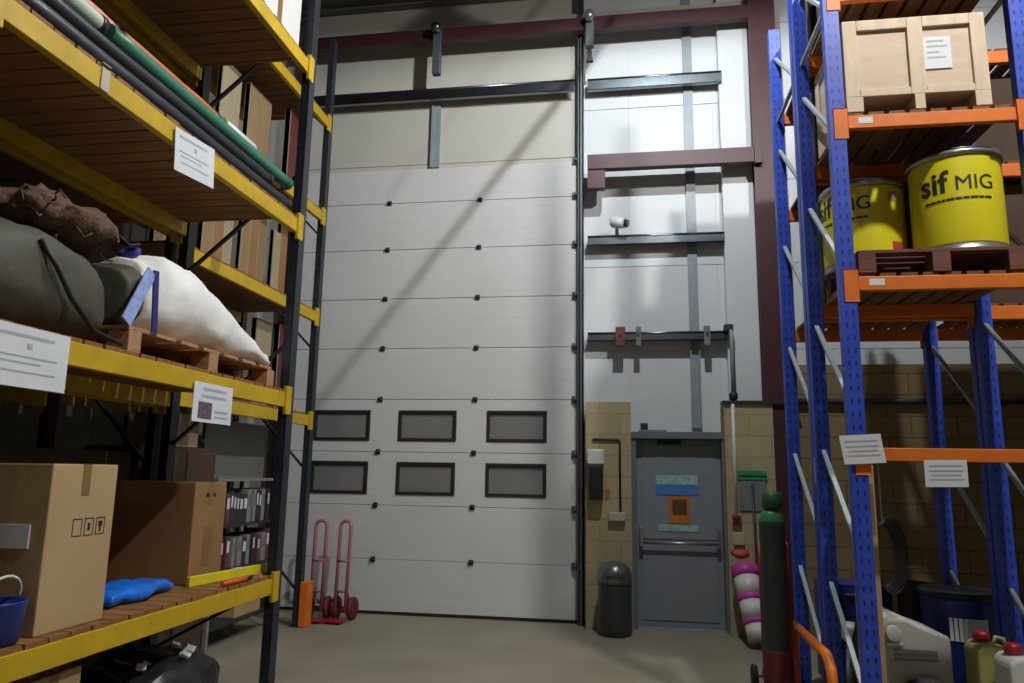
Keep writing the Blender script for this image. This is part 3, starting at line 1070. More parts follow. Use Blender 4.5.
def drum(label, c, turn, lid_m, h=0.66, r=0.262, stickers=True):
    t_ = thing('steel_drum', label, 'drum', c, 'yellow drums on the pallet')
    cx, cy, cz = c
    g_ = B()
    lathe(g_, [(r - 0.01, 0.0), (r, 0.004), (r + 0.006, 0.012), (r + 0.006, 0.022), (r - 0.002, 0.03), (r - 0.002, 0.05)], c, 48)
    mk('base_ring', g_, 'steel', t_)
    g_ = B()
    lathe(g_, [(r - 0.002, 0.05), (r - 0.001, 0.06), (r - 0.001, h - 0.06), (r - 0.002, h - 0.05)], c, 48)
    body = mk('drum_body', g_, 'drum', t_)
    g_ = B()
    lathe(g_, [(r - 0.002, h - 0.05), (r + 0.010, h - 0.045), (r + 0.014, h - 0.03), (r + 0.010, h - 0.015), (r - 0.006, h - 0.012)], c, 48)
    mk('clamp_ring', g_, 'steel', t_)
    g_ = B()
    lathe(g_, [(r - 0.008, h - 0.012), (r - 0.004, h), (r - 0.03, h + 0.002), (r - 0.035, h - 0.004), (0.02, h - 0.004)], (0, 0, 0), 48)
    bmesh.ops.translate(g_, verts=g_.verts, vec=c)
    mk('lid', g_, lid_m, t_)
    # latch of the ring
    g_ = B()
    a = turn + 0.95
    obox(g_, (cx + (r + 0.018) * math.sin(a), cy - (r + 0.018) * math.cos(a), cz + h - 0.03), (0.09, 0.012, 0.03), (0, 0, a), 0.003)
    mk('ring_latch', g_, 'steel', t_)

    def wrap(bm, x_off, z_off, rr=r + 0.0005):
        bmesh.ops.triangulate(bm, faces=bm.faces[:])
        for _ in range(2):
            bmesh.ops.subdivide_edges(bm, edges=[e for e in bm.edges if e.calc_length() > 0.025], cuts=1)
            bmesh.ops.triangulate(bm, faces=bm.faces[:])
        for v in bm.verts:
            a_ = turn + (v.co.x + x_off) / rr
            rad = rr - v.co.y
            v.co = Vector((cx + rad * math.sin(a_), cy - rad * math.cos(a_), cz + z_off + v.co.z))
        return bm
    g_ = wrap(text_bm('sif', 0.195, 0.0034, 0.001), -0.215, 0.385)
    mk('brand_word', g_, 'ink', t_)
    g_ = wrap(text_bm('MIG', 0.130, 0.0, 0.001), -0.012, 0.388)
    mk('brand_word', g_, 'ink', t_)
    g_ = B()
    x = -0.185
    while x < 0.20:
        ww = random.uniform(0.018, 0.045)
        box(g_, x, x + ww, -0.0008, 0.0004, 0.0, 0.015)
        x += ww + 0.006
    wrap(g_, 0.0, 0.325)
    mk('printed_line', g_, 'ink', t_)
    if not stickers:
        return t_
    g_ = B()
    for i in range(8):
        box(g_, 0.34 + i * 0.012, 0.352 + i * 0.012, -0.0006, 0.0004, 0.0, 0.085)
    wrap(g_, 0.0, 0.08)
    mk('red_label', g_, 'red_label', t_)
    g_ = B()
    for i in range(5):
        box(g_, 0.33 + i * 0.015, 0.345 + i * 0.015, -0.0006, 0.0004, 0.0, 0.07)
    wrap(g_, 0.0, 0.44)
    mk('pale_label', g_, 'board_pale', t_)
    return t_


drum('yellow drum with its black lettering facing the aisle, dark lid edge', (2.08, 4.905, 2.957), -0.36, 'lid_black', stickers=False)
drum('yellow drum turned sideways behind the blue upright', (1.60, 5.195, 2.957), -0.90, 'steel', h=0.60)

# tall cardboard strip leaning inside the rack foot
t = thing('cardboard_roll', 'tall tan cardboard sheet leaning between the blue uprights', 'cardboard', (1.42, 5.0, 0))
g = B()
obox(g, (1.43, 5.02, 0.85), (0.07, 0.30, 1.66), (0, 0, 0), 0.006)
mk('cardboard_body', g, 'card', t)
mk('cardboard_tape', obox(B(), (1.43, 4.868, 1.42), (0.05, 0.004, 0.3), (0, 0, 0)), 'tape', t)

# wheeled machine
t = thing('wheeled_machine', 'white and grey wheeled machine on the floor under the blue rack', 'machine', (1.75, 5.4, 0))
g = B()
prism(g, [(1.53, 0.06), (1.53, 0.70), (1.57, 0.745), (1.68, 0.745), (1.78, 0.70), (1.935, 0.645), (1.94, 0.06)], 5.16, 5.60)
mk('machine_body', g, 'machine_white', t, bev=0.02)
g = B()
lathe(g, [(0.06, -0.05), (0.165, -0.05), (0.195, -0.03), (0.205, 0.0), (0.195, 0.03), (0.165, 0.035), (0.06, 0.035)], (1.76, 5.115, 0.215), 36, 'Y')
wh = mk('wheel', g, 'rubber', t)
g = B()
lathe(g, [(0.02, -0.065), (0.09, -0.055), (0.10, -0.05), (0.02, -0.049)], (1.76, 5.115, 0.215), 28, 'Y')
mk('hub_cap', g, 'grey_plastic', wh)
g = B()
for k in range(3):
    box(g, 1.60, 1.85, 5.152, 5.162, 0.50 + k * 0.028, 0.512 + k * 0.028)
mk('vent_slots', g, 'grey_plastic', t)
mk('control_knob', lathe(B(), [(0.045, -0.02), (0.045, 0.02), (0.03, 0.03)], (1.60, 5.14, 0.66), 20, 'Y'), 'white_plastic', t)
mk('control_panel', box(B(), 1.555, 1.655, 5.145, 5.163, 0.585, 0.605, 0.004), 'white_plastic', t)
mk('hose', tube(B(), [(1.56, 5.45, 0.68), (1.50, 5.46, 0.72), (1.46, 5.46, 0.55), (1.45, 5.46, 0.03)], 0.022, 10), 'cable', t)

# pale tool head beside machine
t = thing('floor_tool', 'pale headed floor tool leaning between the two blue uprights', 'tool', (1.53, 5.72, 0))
g = B()
obox(g, (1.50, 5.72, 0.55), (0.11, 0.10, 0.12), (0.3, 0.1, 0.2), 0.02)
mk('tool_head', g, 'beige_plastic', t)
g = B()
tube(g, [(1.50, 5.72, 0.50), (1.47, 5.74, 0.0)], 0.03, 12)
mk('tool_tube', g, 'grey_plastic', t)

# blue bin behind the machine
BX, BY = 2.29, 5.89
t = thing('blue_bin', 'dark blue plastic bin with a white label behind the wheeled machine', 'bin', (BX, BY, 0))
g = B()
lathe(g, [(0.225, 0.0), (0.235, 0.02), (0.25, 0.60), (0.255, 0.78), (0.26, 0.80)], (BX, BY, 0), 40)
mk('bin_body', g, 'blue_bin', t)
g = B()
lathe(g, [(0.262, 0.80), (0.267, 0.81), (0.265, 0.838), (0.20, 0.845), (0.02, 0.846)], (BX, BY, 0), 40)
mk('lid', g, 'lid_black', t)
g = B()
for k in range(8):
    a = -0.62 + k * 0.115
    bar(g, (BX + 0.251 * math.sin(a), BY - 0.251 * math.cos(a), 0.53), (BX + 0.2535 * math.sin(a), BY - 0.2535 * math.cos(a), 0.68), 0.031, 0.003)
mk('label', g, 'paper', t)
t = thing('black_tub', 'black tub with a wire handle behind the blue bin', 'tub', (2.155, 6.34, 0))
g = B()
lathe(g, [(0.11, 0.0), (0.125, 0.02), (0.135, 0.80), (0.14, 0.82), (0.12, 0.82), (0.11, 0.70), (0.02, 0.70)], (2.155, 6.34, 0), 32)
mk('tub_body', g, 'lid_black', t)
g = B()
tube(g, arc((2.155, 6.34, 0.80), 0.135, 0, math.pi, 14, (1, 0, 0), (0, 0.3, 0.95)), 0.006, 8)
mk('tub_handle', g, 'steel', t)
# orange tipped bottle
t = thing('spray_bottle', 'small orange bottle with a white nozzle by the black tub', 'bottle', (1.86, 6.3, 0.7))
t.location = (1.82, 6.35, 0.0)
t['_o'] = (1.82, 6.35, 0.0)
g = B()
lathe(g, [(0.05, 0.78), (0.055, 0.79), (0.055, 0.90), (0.03, 0.95), (0.02, 0.97)], (1.90, 6.50, 0.0), 20)
mk('bottle_body', g, 'orange_plastic', t)
g = B()
box(g, 1.81, 1.92, 6.485, 6.515, 0.97, 1.0, 0.006)
mk('nozzle', g, 'white_plastic', t)
t = thing('tool_cabinet', 'dark blue steel cabinet behind the wheeled machine', 'cabinet', (1.8, 6.55, 0))
g = B()
box(g, 1.50, 2.00, 6.40, 6.75, 0.03, 0.78, 0.008)
mk('cabinet_body', g, 'blue_bin', t)
for k in range(3):
    g = B()
    box(g, 1.52, 1.98, 6.385, 6.40, 0.08 + k * 0.23, 0.29 + k * 0.23, 0.004)
    dr = mk('drawer', g, 'blue_bin', t)
    mk('handle', box(B(), 1.65, 1.85, 6.37, 6.385, 0.24 + k * 0.23, 0.255 + k * 0.23), 'steel', dr)
for x_ in (1.52, 1.93):
    for y_ in (6.42, 6.68):
        mk('foot', box(B(), x_, x_ + 0.05, y_, y_ + 0.05, 0.0, 0.03), 'lid_black', t)

# jerry cans on a low pallet
pallet('pallet', 'low pallet on the floor under the plastic cans', 2.00, 2.33, 4.70, 5.33, 0.0, 'pallet')


def can(label, x0, x1, y0, y1, z, h, m, cap):
    t_ = thing('plastic_can', label, 'can', ((x0 + x1) / 2, (y0 + y1) / 2, z), 'plastic cans on the low pallet')
    g_ = B()
    prism(g_, [(x0, z), (x0, z + h * 0.86), (x0 + 0.03, z + h * 0.93), (x0 + 0.09, z + h * 0.94), (x1 - 0.10, z + h * 0.90), (x1 - 0.03, z + h * 0.88), (x1, z + h * 0.80), (x1, z)], y0, y1)
    mk('can_body', g_, m, t_, bev=0.02)
    g_ = B()
    lathe(g_, [(0.045, 0), (0.045, 0.045), (0.035, 0.06), (0.01, 0.062)], (x0 + 0.07, (y0 + y1) / 2, z + h * 0.935), 20)
    mk('screw_cap', g_, cap, t_)
    g_ = B()
    ym = (y0 + y1) / 2
    tube(g_, [(x0 + 0.13, ym, z + h * 0.90), (x0 + 0.15, ym, z + h * 0.99), (x1 - 0.05, ym, z + h * 0.97), (x1 - 0.03, ym, z + h * 0.86)], 0.013, 10)
    mk('handle', g_, m, t_)
    return t_


c1 = can('white plastic can with a red screw cap and a blue label', 2.08, 2.33, 4.76, 4.98, 0.14, 0.52, 'white_plastic', 'red_paint')
g = B()
box(g, 2.15, 2.27, 4.752, 4.7585, 0.36, 0.50)
mk('label', g, 'sign_blue', c1)
can('olive plastic can standing behind the red capped white can', 2.035, 2.275, 5.05, 5.26, 0.14, 0.53, 'cream_can', 'red_paint')

# hanging cable loop
t = thing('cable_coil', 'black cable coil hanging inside the blue upright', 'cable', (1.62, 4.7, 1.7))
g = B()
for k in range(5):
    tube(g, [(1.665 + 0.012 * k + (0.065 + 0.008 * k) * math.cos(a * 0.2618), 5.42 + 0.004 * k, 1.10 + (0.20 + 0.012 * k) * math.sin(a * 0.2618)) for a in range(24)], 0.008, 6, closed=True)
mk('coil', g, 'cable', t)
mk('hook', tube(B(), [(1.665, 5.43, 1.70), (1.665, 5.43, 1.30), (1.70, 5.43, 1.28)], 0.005, 6), 'steel', t)

# orange guard rail at the rack end
t = thing('rack_guard_rail', 'orange tubular guard rail bent down to the floor at the blue rack end', 'guard rail', (1.2, 5.3, 0))
pts = [(1.215, 6.20, 0.50), (1.215, 5.25, 0.50)]
pts += [Vector((1.215, 5.25 - 0.16 * math.sin(a), 0.34 + 0.16 * math.cos(a))) for a in [math.pi / 2 * i / 8 for i in range(1, 9)]]
pts += [(1.215, 5.09, 0.01)]
g = B()
tube(g, pts, 0.033, 16)
mk('bent_tube', g, 'orange', t)
g = B()
tube(g, [(1.215, 6.17, 0.47), (1.215, 6.17, 0.01)], 0.033, 16)
mk('rear_leg', g, 'orange', t)
for y_ in (5.09, 6.17):
    mk('foot_plate', box(B(), 1.165, 1.265, y_ - 0.06, y_ + 0.06, 0.0, 0.01), 'orange', t)

# gas cylinder and its red trolley
GX, GY = 1.045, 5.95
t = thing('gas_cylinder', 'tall grey green gas cylinder with a green shoulder beside the blue rack', 'gas cylinder', (GX, GY, 0.06))
g = B()
lathe(g, [(0.08, 0.0), (0.091, 0.015), (0.092, 0.04), (0.092, 1.19), (0.091, 1.20)], (GX, GY, 0.06), 32)
mk('cylinder_body', g, 'cyl_body', t)
g = B()
lathe(g, [(0.092, 1.20), (0.091, 1.22), (0.078, 1.265), (0.052, 1.30), (0.045, 1.305)], (GX, GY, 0.06), 32)
mk('shoulder', g, 'cyl_green', t)
g = B()
lathe(g, [(0.045, 1.305), (0.07, 1.31), (0.075, 1.33), (0.073, 1.42), (0.05, 1.43), (0.01, 1.432)], (GX + 0.01, GY, 0.06), 24)
mk('valve_guard', g, 'cap_green', t)
g = B()
lathe(g, [(0.0925, 0.0), (0.0945, 0.005), (0.0945, 0.27), (0.0925, 0.275)], (GX, GY, 0.085), 32)
mk('foot_band', g, 'maroon_rubber', t)
t = thing('cylinder_trolley', 'red tubular trolley holding the gas cylinder', 'trolley', (GX, GY + 0.12, 0))
g = B()
for s in (-1, 1):
    tube(g, [(GX + 0.02 + s * 0.100, GY + 0.06, 0.09), (GX + 0.02 + s * 0.100, GY + 0.085, 0.85), (GX + 0.02 + s * 0.100, GY + 0.12, 1.12)], 0.014, 10)
tube(g, [(GX - 0.08, GY + 0.12, 1.12), (GX + 0.12, GY + 0.12, 1.12)], 0.014, 10)
tube(g, [(GX - 0.08, GY + 0.108, 0.60), (GX + 0.12, GY + 0.108, 0.60)], 0.012, 10)
mk('trolley_frame', g, 'red_paint', t)
g = B()
box(g, GX - 0.10, GX + 0.125, GY - 0.12, GY + 0.12, 0.045, 0.058, 0.003)
mk('toe_plate', g, 'red_paint', t)
for s in (-1, 1):
    g = B()
    lathe(g, [(0.03, -0.02), (0.08, -0.02), (0.09, 0.0), (0.08, 0.02), (0.03, 0.02)], (GX + 0.015 + s * 0.13, GY + 0.34, 0.09), 24, 'X')
    mk('wheel', g, 'rubber', t)
g = B()
tube(g, [(GX - 0.13, GY + 0.34, 0.09), (GX + 0.16, GY + 0.34, 0.09)], 0.01, 8)
for s in (-1, 1):
    tube(g, [(GX + 0.02 + s * 0.08, GY + 0.34, 0.09), (GX + 0.02 + s * 0.08, GY + 0.09, 0.30)], 0.009, 8)
mk('axle', g, 'steel', t)

# pink and white roll leaning on the pier
t = thing('film_roll', 'magenta and white banded roll leaning against the right pier', 'roll', (1.12, 7.5, 0))
p0, p1 = Vector((1.185, 7.66, 0.07)), Vector((1.125, 8.02, 0.70))
for f0, f1, m_, rr in ((0.0, 0.20, 'white_plastic', 0.105), (0.20, 0.275, 'magenta', 0.112), (0.275, 0.515, 'white_plastic', 0.114), (0.515, 0.595, 'magenta', 0.122), (0.595, 0.845, 'white_plastic', 0.124), (0.845, 1.0, 'magenta', 0.132)):
    g = B()
    tube(g, [p0.lerp(p1, f0), p0.lerp(p1, f1)], [rr - 0.004, rr], 28)
    mk('magenta_band' if m_ == 'magenta' else 'white_band', g, m_, t)
tag(mk('crumpled_bag', loft_y(B(), [(7.97, 1.09, 0.82, 0.03, 0.01), (8.01, 1.095, 0.825, 0.085, 0.04), (8.08, 1.095, 0.83, 0.09, 0.045), (8.14, 1.095, 0.82, 0.04, 0.02)], 20, 2.2, 0.012, 14), 'red_label'),
    'small crumpled red bag on top of the magenta roll', 'bag')
t = thing('broom', 'dark handled broom standing against the grey safety board', 'broom', (1.25, 8.1, 0))
mk('broom_handle', tube(B(), [(1.262, 8.02, 0.12), (1.255, 8.155, 1.52)], 0.013, 10), 'brush_pole', t)
g = B()
box(g, 1.16, 1.36, 7.985, 8.05, 0.07, 0.12, 0.01)
mk('brush_block', g, 'pallet', t)
g = B()
for k in range(14):
    for j in range(3):
        tube(g, [(1.17 + k * 0.0138, 7.995 + j * 0.02, 0.07), (1.168 + k * 0.0142, 7.992 + j * 0.023, 0.0)], 0.005, 5)
o = mk('bristles', g, 'brush_pole', t)
o['kind'] = 'stuff'


# ================================================================== SACK TRUCKS BY THE LOADING DOOR
def sack_truck(label, x, y, rz, m):
    t_ = thing('sack_truck', label, 'hand truck', (x, y, 0), 'red sack trucks by the loading door')
    Rm = Matrix.Rotation(rz, 3, 'Z')

    def L(px, py, pz):
        q = Rm @ Vector((px, py, pz))
        return Vector((x + q.x, y + q.y, q.z))
    hw = 0.062
    g_ = B()
    top = [L(-hw, 0.10, 0.08), L(-hw, 0.14, 0.98)] + [L(-hw * math.cos(a), 0.145, 0.98 + 0.065 * math.sin(a)) for a in [math.pi * i / 10 for i in range(1, 10)]] + [L(hw, 0.14, 0.98), L(hw, 0.10, 0.08)]
    tube(g_, top, 0.019, 10)
    mk('handle_frame', g_, m, t_)
    for zz in (0.30, 0.62):
        g_ = B()
        tube(g_, [L(-hw, 0.115, zz), L(hw, 0.115, zz)], 0.014, 8)
        mk('cross_bar', g_, m, t_)
    g_ = B()
    bm0 = bmesh.ops.create_cube(g_, size=1.0)['verts']
    for v in bm0:
        v.co = L(v.co.x * 0.22, v.co.y * 0.18 - 0.02, 0.025 + v.co.z * 0.012)
    mk('toe_plate', g_, 'red_paint', t_)
    g_ = B()
    for s_ in (-1, 1):
        tube(g_, [L(s_ * hw, 0.11, 0.35), L(s_ * hw, 0.20, 0.14)], 0.012, 8)
    tube(g_, [L(-0.11, 0.20, 0.12), L(0.11, 0.20, 0.12)], 0.012, 8)
    mk('axle_stay', g_, 'red_paint', t_)
    for s_ in (-1, 1):
        g_ = B()
        lathe(g_, [(0.035, -0.03), (0.09, -0.035), (0.118, -0.02), (0.12, 0.0), (0.118, 0.02), (0.09, 0.035), (0.035, 0.03)], (0, 0, 0), 24, 'X')
        for v in g_.verts:
            v.co = L(v.co.x * 0.8 + s_ * 0.098, v.co.y + 0.20, v.co.z + 0.12)
        wh_ = mk('wheel', g_, 'maroon_rubber', t_)
    return t_


sack_truck('red sack truck with a looped handle nearest the black upright', -3.36, 7.86, math.radians(4), 'pink_paint')
sack_truck('red sack truck with a looped handle further from the black upright', -3.11, 7.88, math.radians(-6), 'pink_paint')

# ================================================================== LEFT RACK CONTENTS
# upper level: long tubes along the deck
Z1 = 3.447
tubes_ = [
    ('long_tube', 'long black tube lying lowest at the upper beam edge', 'black_tube', -2.475, 2.35, 4.85, 0.05, Z1 + 0.052),
    ('long_tube', 'long black tube lying lowest behind the edge tube', 'black_tube', -2.59, 2.35, 4.88, 0.05, Z1 + 0.052),
    ('long_tube', 'thinner black tube stacked over the edge tube', 'black_tube', -2.49, 2.35, 4.60, 0.044, Z1 + 0.147),
    ('long_tube', 'black tube stacked over the second tube', 'black_tube', -2.60, 2.35, 4.80, 0.044, Z1 + 0.147),
    ('long_tube', 'long dark green tube lying along the top of the tube stack', 'green_tube', -2.495, 2.95, 4.90, 0.045, Z1 + 0.238),
    ('long_tube', 'pale green tube in line with the near end of the green tube', 'pale_tube', -2.495, 2.35, 2.90, 0.044, Z1 + 0.238),
    ('long_tube', 'black tube on the inner side level with the green tube', 'black_tube', -2.60, 2.35, 4.75, 0.044, Z1 + 0.238),
    ('long_tube', 'long orange tube topping the stack', 'orange_tube', -2.548, 3.10, 4.00, 0.040, Z1 + 0.308),
    ('long_tube', 'pink tube in line with the near end of the orange tube', 'pink_tube', -2.548, 2.35, 3.05, 0.040, Z1 + 0.308),
    ('long_tube', 'tan tube lying lowest at the inner side of the tube stack', 'orange_tube', -2.72, 2.35, 3.40, 0.05, Z1 + 0.052),
]
for nm, lb, m_, x, y0, y1, r, z in tubes_:
    t = thing(nm, lb, 'tube', (x, (y0 + y1) / 2, z), 'long tubes on the upper shelf')
    g = B()
    n = 14
    tube(g, [(x + 0.002 * math.sin(i * 0.9 + x * 40), y0 + (y1 - y0) * i / n, z + 0.001 * math.sin(i * 1.3)) for i in range(n + 1)], r, 14)
    mk('tube_body', g, m_, t)
    g = B()
    lathe(g, [(r * 1.05, -0.03), (r * 1.08, -0.02), (r * 1.08, 0.004), (r * 0.7, 0.006)], (x + 0.002 * math.sin(n * 0.9 + x * 40), y1, z), 16, 'Y')
    mk('end_cap', g, 'lid_black' if m_ != 'green_tube' else 'green_tube', t)
tag(mk('paper_roll', tube(B(), [(-2.548, 4.07, Z1 + 0.312), (-2.548, 4.45, Z1 + 0.312)], 0.044, 16), 'white_plastic'), 'short white roll topping the tube stack at the end of the orange tube', 'roll')
for k in range(3):
    for j in range(2):
        t = thing('timber_length', ('lower' if j == 0 else 'upper') + ' tan timber length, ' + ('furthest from', 'in the middle beside', 'next to')[k] + ' the tan tube', 'timber', (-3.20 + k * 0.10, 3.0, Z1), 'tan timber lengths on the upper shelf')
        g = B()
        box(g, -3.25 + k * 0.10, -3.17 + k * 0.10, 2.4, 3.6 - 0.1 * j, Z1 + 0.003 + j * 0.06, Z1 + 0.055 + j * 0.06, 0.003)
        mk('timber_body', g, 'board', t)

# top level: white carton by the end upright
t = thing('white_carton', 'white carton on the topmost yellow beam by the end upright', 'box', (-2.75, 4.55, 4.722))
mk('carton_body', box(B(), -3.10, -2.46, 4.20, 4.86, 4.724, 5.30, 0.006), 'white_plastic', t)
mk('carton_tape', box(B(), -2.458, -2.456, 4.50, 4.56, 4.73, 5.29), 'tape', t)
mk('carton_flap', box(B(), -2.46, -2.455, 4.22, 4.84, 4.73, 4.76), 'card', t)

# middle level: sacks on a low pallet
Z2 = 2.157
pallet('pallet', 'low timber pallet under the white and grey sacks', -3.10, -2.47, 3.30, 4.88, Z2, 'pallet', along='y')
ZS = Z2 + 0.143
t = thing('white_sack', 'big white woven sack slumped to a point over the pallet', 'sack', (-2.75, 4.1, ZS))
g = loft_y(B(), [(3.50, -2.78, ZS + 0.20, 0.05, 0.05), (3.54, -2.76, ZS + 0.215, 0.20, 0.20), (3.68, -2.74, ZS + 0.24, 0.25, 0.24), (3.92, -2.73, ZS + 0.235, 0.26, 0.235),
                 (4.20, -2.72, ZS + 0.18, 0.25, 0.18), (4.50, -2.70, ZS + 0.11, 0.24, 0.11), (4.74, -2.67, ZS + 0.06, 0.20, 0.055), (4.86, -2.65, ZS + 0.035, 0.15, 0.03)], 32, 2.5, 0.022, 6, 6, flat=ZS + 0.001)
sk = mk('sack_body', g, 'sack_white', t)
g = B()
tube(g, arc((-2.74, 3.60, ZS + 0.47), 0.05, 0, 2 * math.pi, 16, (1, 0, 0), (0, 0.4, 0.5))[:-1], 0.02, 8, closed=True)
mk('tied_neck', g, 'navy', t)
t = thing('grey_sack', 'dull grey green sack lying at the near end of the sack row', 'sack', (-2.75, 2.9, Z2))
g = loft_y(B(), [(2.33, -2.80, Z2 + 0.20, 0.10, 0.08), (2.40, -2.80, Z2 + 0.24, 0.28, 0.22), (2.75, -2.79, Z2 + 0.25, 0.31, 0.245), (3.05, -2.79, Z2 + 0.24, 0.30, 0.235),
                 (3.22, -2.78, Z2 + 0.22, 0.22, 0.18), (3.28, -2.78, Z2 + 0.2, 0.08, 0.06)], 30, 2.6, 0.03, 5, 6, flat=Z2 + 0.001)
mk('sack_body', g, 'sack_grey', t)
g = B()
tube(g, [(-2.50, 2.72, Z2 + 0.40), (-2.46, 2.78, Z2 + 0.30), (-2.455, 2.88, Z2 + 0.18), (-2.46, 3.05, Z2 + 0.06), (-2.46, 3.25, Z2 + 0.03)], 0.012, 8)
mk('tie_cord', g, 'cable', t)
# small grey sack in the gap with pale blue strap
t = thing('grey_sack', 'pale grey sack with light blue straps squeezed beside the white sack', 'sack', (-2.7, 3.4, ZS))
g = loft_y(B(), [(3.30, -2.80, ZS + 0.16, 0.08, 0.06), (3.33, -2.78, ZS + 0.17, 0.26, 0.16), (3.42, -2.77, ZS + 0.18, 0.29, 0.18), (3.47, -2.77, ZS + 0.17, 0.22, 0.15), (3.485, -2.77, ZS + 0.16, 0.08, 0.06)], 28, 2.8, 0.012, 7, 5, flat=ZS + 0.001)
mk('sack_body', g, 'sack_grey', t)
g = B()
obox(g, (-2.462, 3.345, ZS + 0.155), (0.010, 0.075, 0.34), (math.radians(-28), 0, 0), 0.003)
mk('strap', g, 'strap_blue', t)
g = B()
obox(g, (-2.462, 3.475, ZS + 0.155), (0.010, 0.045, 0.33), (math.radians(6), 0, 0), 0.003)
mk('strap', g, 'navy', t)
# brown fibre bundle
t = thing('fibre_bundle', 'rough brown fibre bundle heaped on the grey sack', 'bundle', (-2.8, 3.0, Z2 + 0.48))
g = loft_y(B(), [(2.72, -2.80, Z2 + 0.60, 0.06, 0.03), (2.82, -2.80, Z2 + 0.61, 0.22, 0.08), (3.05, -2.80, Z2 + 0.605, 0.27, 0.10), (3.30, -2.80, Z2 + 0.60, 0.22, 0.08), (3.42, -2.80, Z2 + 0.60, 0.10, 0.05)], 30, 2.2, 0.05, 9, 6)
fb = mk('bundle_core', g, 'fibre', t)
g = B()
for k in range(60):
    yy = random.uniform(2.75, 3.42)
    xx = -2.80 + random.uniform(-0.15, 0.26)
    z_ = Z2 + 0.57 + random.uniform(-0.05, 0.09)
    dx, dy, dz = random.uniform(-0.05, 0.09), random.uniform(-0.15, 0.15), random.uniform(-0.05, 0.06)
    tube(g, [(xx, yy, z_), (xx + dx * 0.6, yy + dy * 0.5, z_ + dz), (xx + dx, yy + dy, z_ + dz * 0.4)], 0.005, 5)
o = mk('loose_fibres', g, 'fibre', t)
o['kind'] = 'stuff'

# lower level cartons
Z3 = 0.884


def carton(label, x0, x1, y0, y1, z, h, m, tape_w=0.05, group=None, name='cardboard_box', marks=False):
    t_ = thing(name, label, 'box', ((x0 + x1) / 2, (y0 + y1) / 2, z), group)
    g_ = B()
    box(g_, x0, x1, y0, y1, z, z + h, 0.006)
    mk('carton_body', g_, m, t_)
    g_ = B()
    ym = (y0 + y1) / 2
    box(g_, x0 + 0.01, x1 - 0.0, ym - tape_w / 2, ym + tape_w / 2, z + h, z + h + 0.002)
    box(g_, x1, x1 + 0.002, ym - tape_w / 2, ym + tape_w / 2, z + h - 0.14, z + h + 0.002)
    mk('packing_tape', g_, 'tape', t_)
    g_ = B()
    box(g_, x0 + 0.005, x1 - 0.004, y0 + 0.004, ym - 0.0015, z + h - 0.0005, z + h + 0.0015)
    box(g_, x0 + 0.005, x1 - 0.004, ym + 0.0015, y1 - 0.004, z + h - 0.0005, z + h + 0.0015)
    mk('top_flaps', g_, m, t_)
    return t_


bx1 = carton('big tan cardboard box with printed handling marks on the lower shelf', -3.05, -2.475, 2.925, 3.345, Z3, 0.72, 'card')
g = B()
yb, zb = 3.08, Z3 + 0.40
for k in range(3):
    y_ = yb + k * 0.075
    box(g, -2.4745, -2.4735, y_, y_ + 0.055, zb - 0.002, zb + 0.002)
    box(g, -2.4745, -2.4735, y_, y_ + 0.055, zb + 0.073, zb + 0.077)
    box(g, -2.4745, -2.4735, y_ - 0.002, y_ + 0.002, zb, zb + 0.075)
    box(g, -2.4745, -2.4735, y_ + 0.053, y_ + 0.057, zb, zb + 0.075)
box(g, -2.4745, -2.4735, yb + 0.095, yb + 0.11, zb + 0.02, zb + 0.055)
box(g, -2.4745, -2.4735, yb + 0.165, yb + 0.19, zb + 0.035, zb + 0.06)
box(g, -2.4745, -2.4735, yb + 0.172, yb + 0.183, zb + 0.012, zb + 0.035)
mk('handling_marks', g, 'ink', bx1)
mk('shipping_label', box(B(), -2.80, -2.55, 2.918, 2.925, Z3 + 0.36, Z3 + 0.46), 'paper', bx1)
bx2 = carton('brown cardboard box further along the lower shelf behind the blue bag', -3.27, -2.68, 4.36, 4.73, Z3, 0.62, 'card_dark')
mk('side_stamp', box(B(), -2.6795, -2.6785, 4.49, 4.61, Z3 + 0.10, Z3 + 0.34), 'tape', bx2)
mk('hand_hole', box(B(), -2.6795, -2.6785, 4.49, 4.60, Z3 + 0.53, Z3 + 0.555), 'ink', bx2)
# blue plastic bag
t = thing('blue_bag', 'bright blue plastic bag lying flat on the lower shelf', 'bag', (-2.6, 3.6, Z3))
g = loft_y(B(), [(3.52, -2.72, Z3 + 0.03, 0.06, 0.02), (3.57, -2.72, Z3 + 0.04, 0.13, 0.045), (3.82, -2.73, Z3 + 0.045, 0.14, 0.05), (4.10, -2.75, Z3 + 0.037, 0.12, 0.04), (4.22, -2.76, Z3 + 0.02, 0.08, 0.015)], 24, 2.4, 0.018, 9, 6, flat=Z3 + 0.001)
mk('bag_body', g, 'blue_bag', t)
g = B()
obox(g, (-2.74, 4.215, Z3 + 0.025), (0.10, 0.05, 0.012), (0.3, 0.2, 0.3), 0.004)
mk('bag_tail', g, 'blue_bag', t)
t = thing('orange_glove', 'orange and yellow bundle tucked behind the blue bag', 'bundle', (-2.85, 3.5, Z3))
g = loft_y(B(), [(3.56, -2.98, Z3 + 0.05, 0.04, 0.03), (3.62, -2.98, Z3 + 0.055, 0.09, 0.05), (3.80, -2.98, Z3 + 0.05, 0.09, 0.05), (3.92, -2.98, Z3 + 0.04, 0.05, 0.03)], 20, 2.4, 0.012, 12, 4, flat=Z3 + 0.001)
mk('bundle_body', g, 'orange_plastic', t)
g = B()
obox(g, (-2.97, 3.86, Z3 + 0.095), (0.09, 0.16, 0.02), (0, 0, 0.2), 0.006)
mk('bundle_wrap', g, 'yellow_plastic', t)
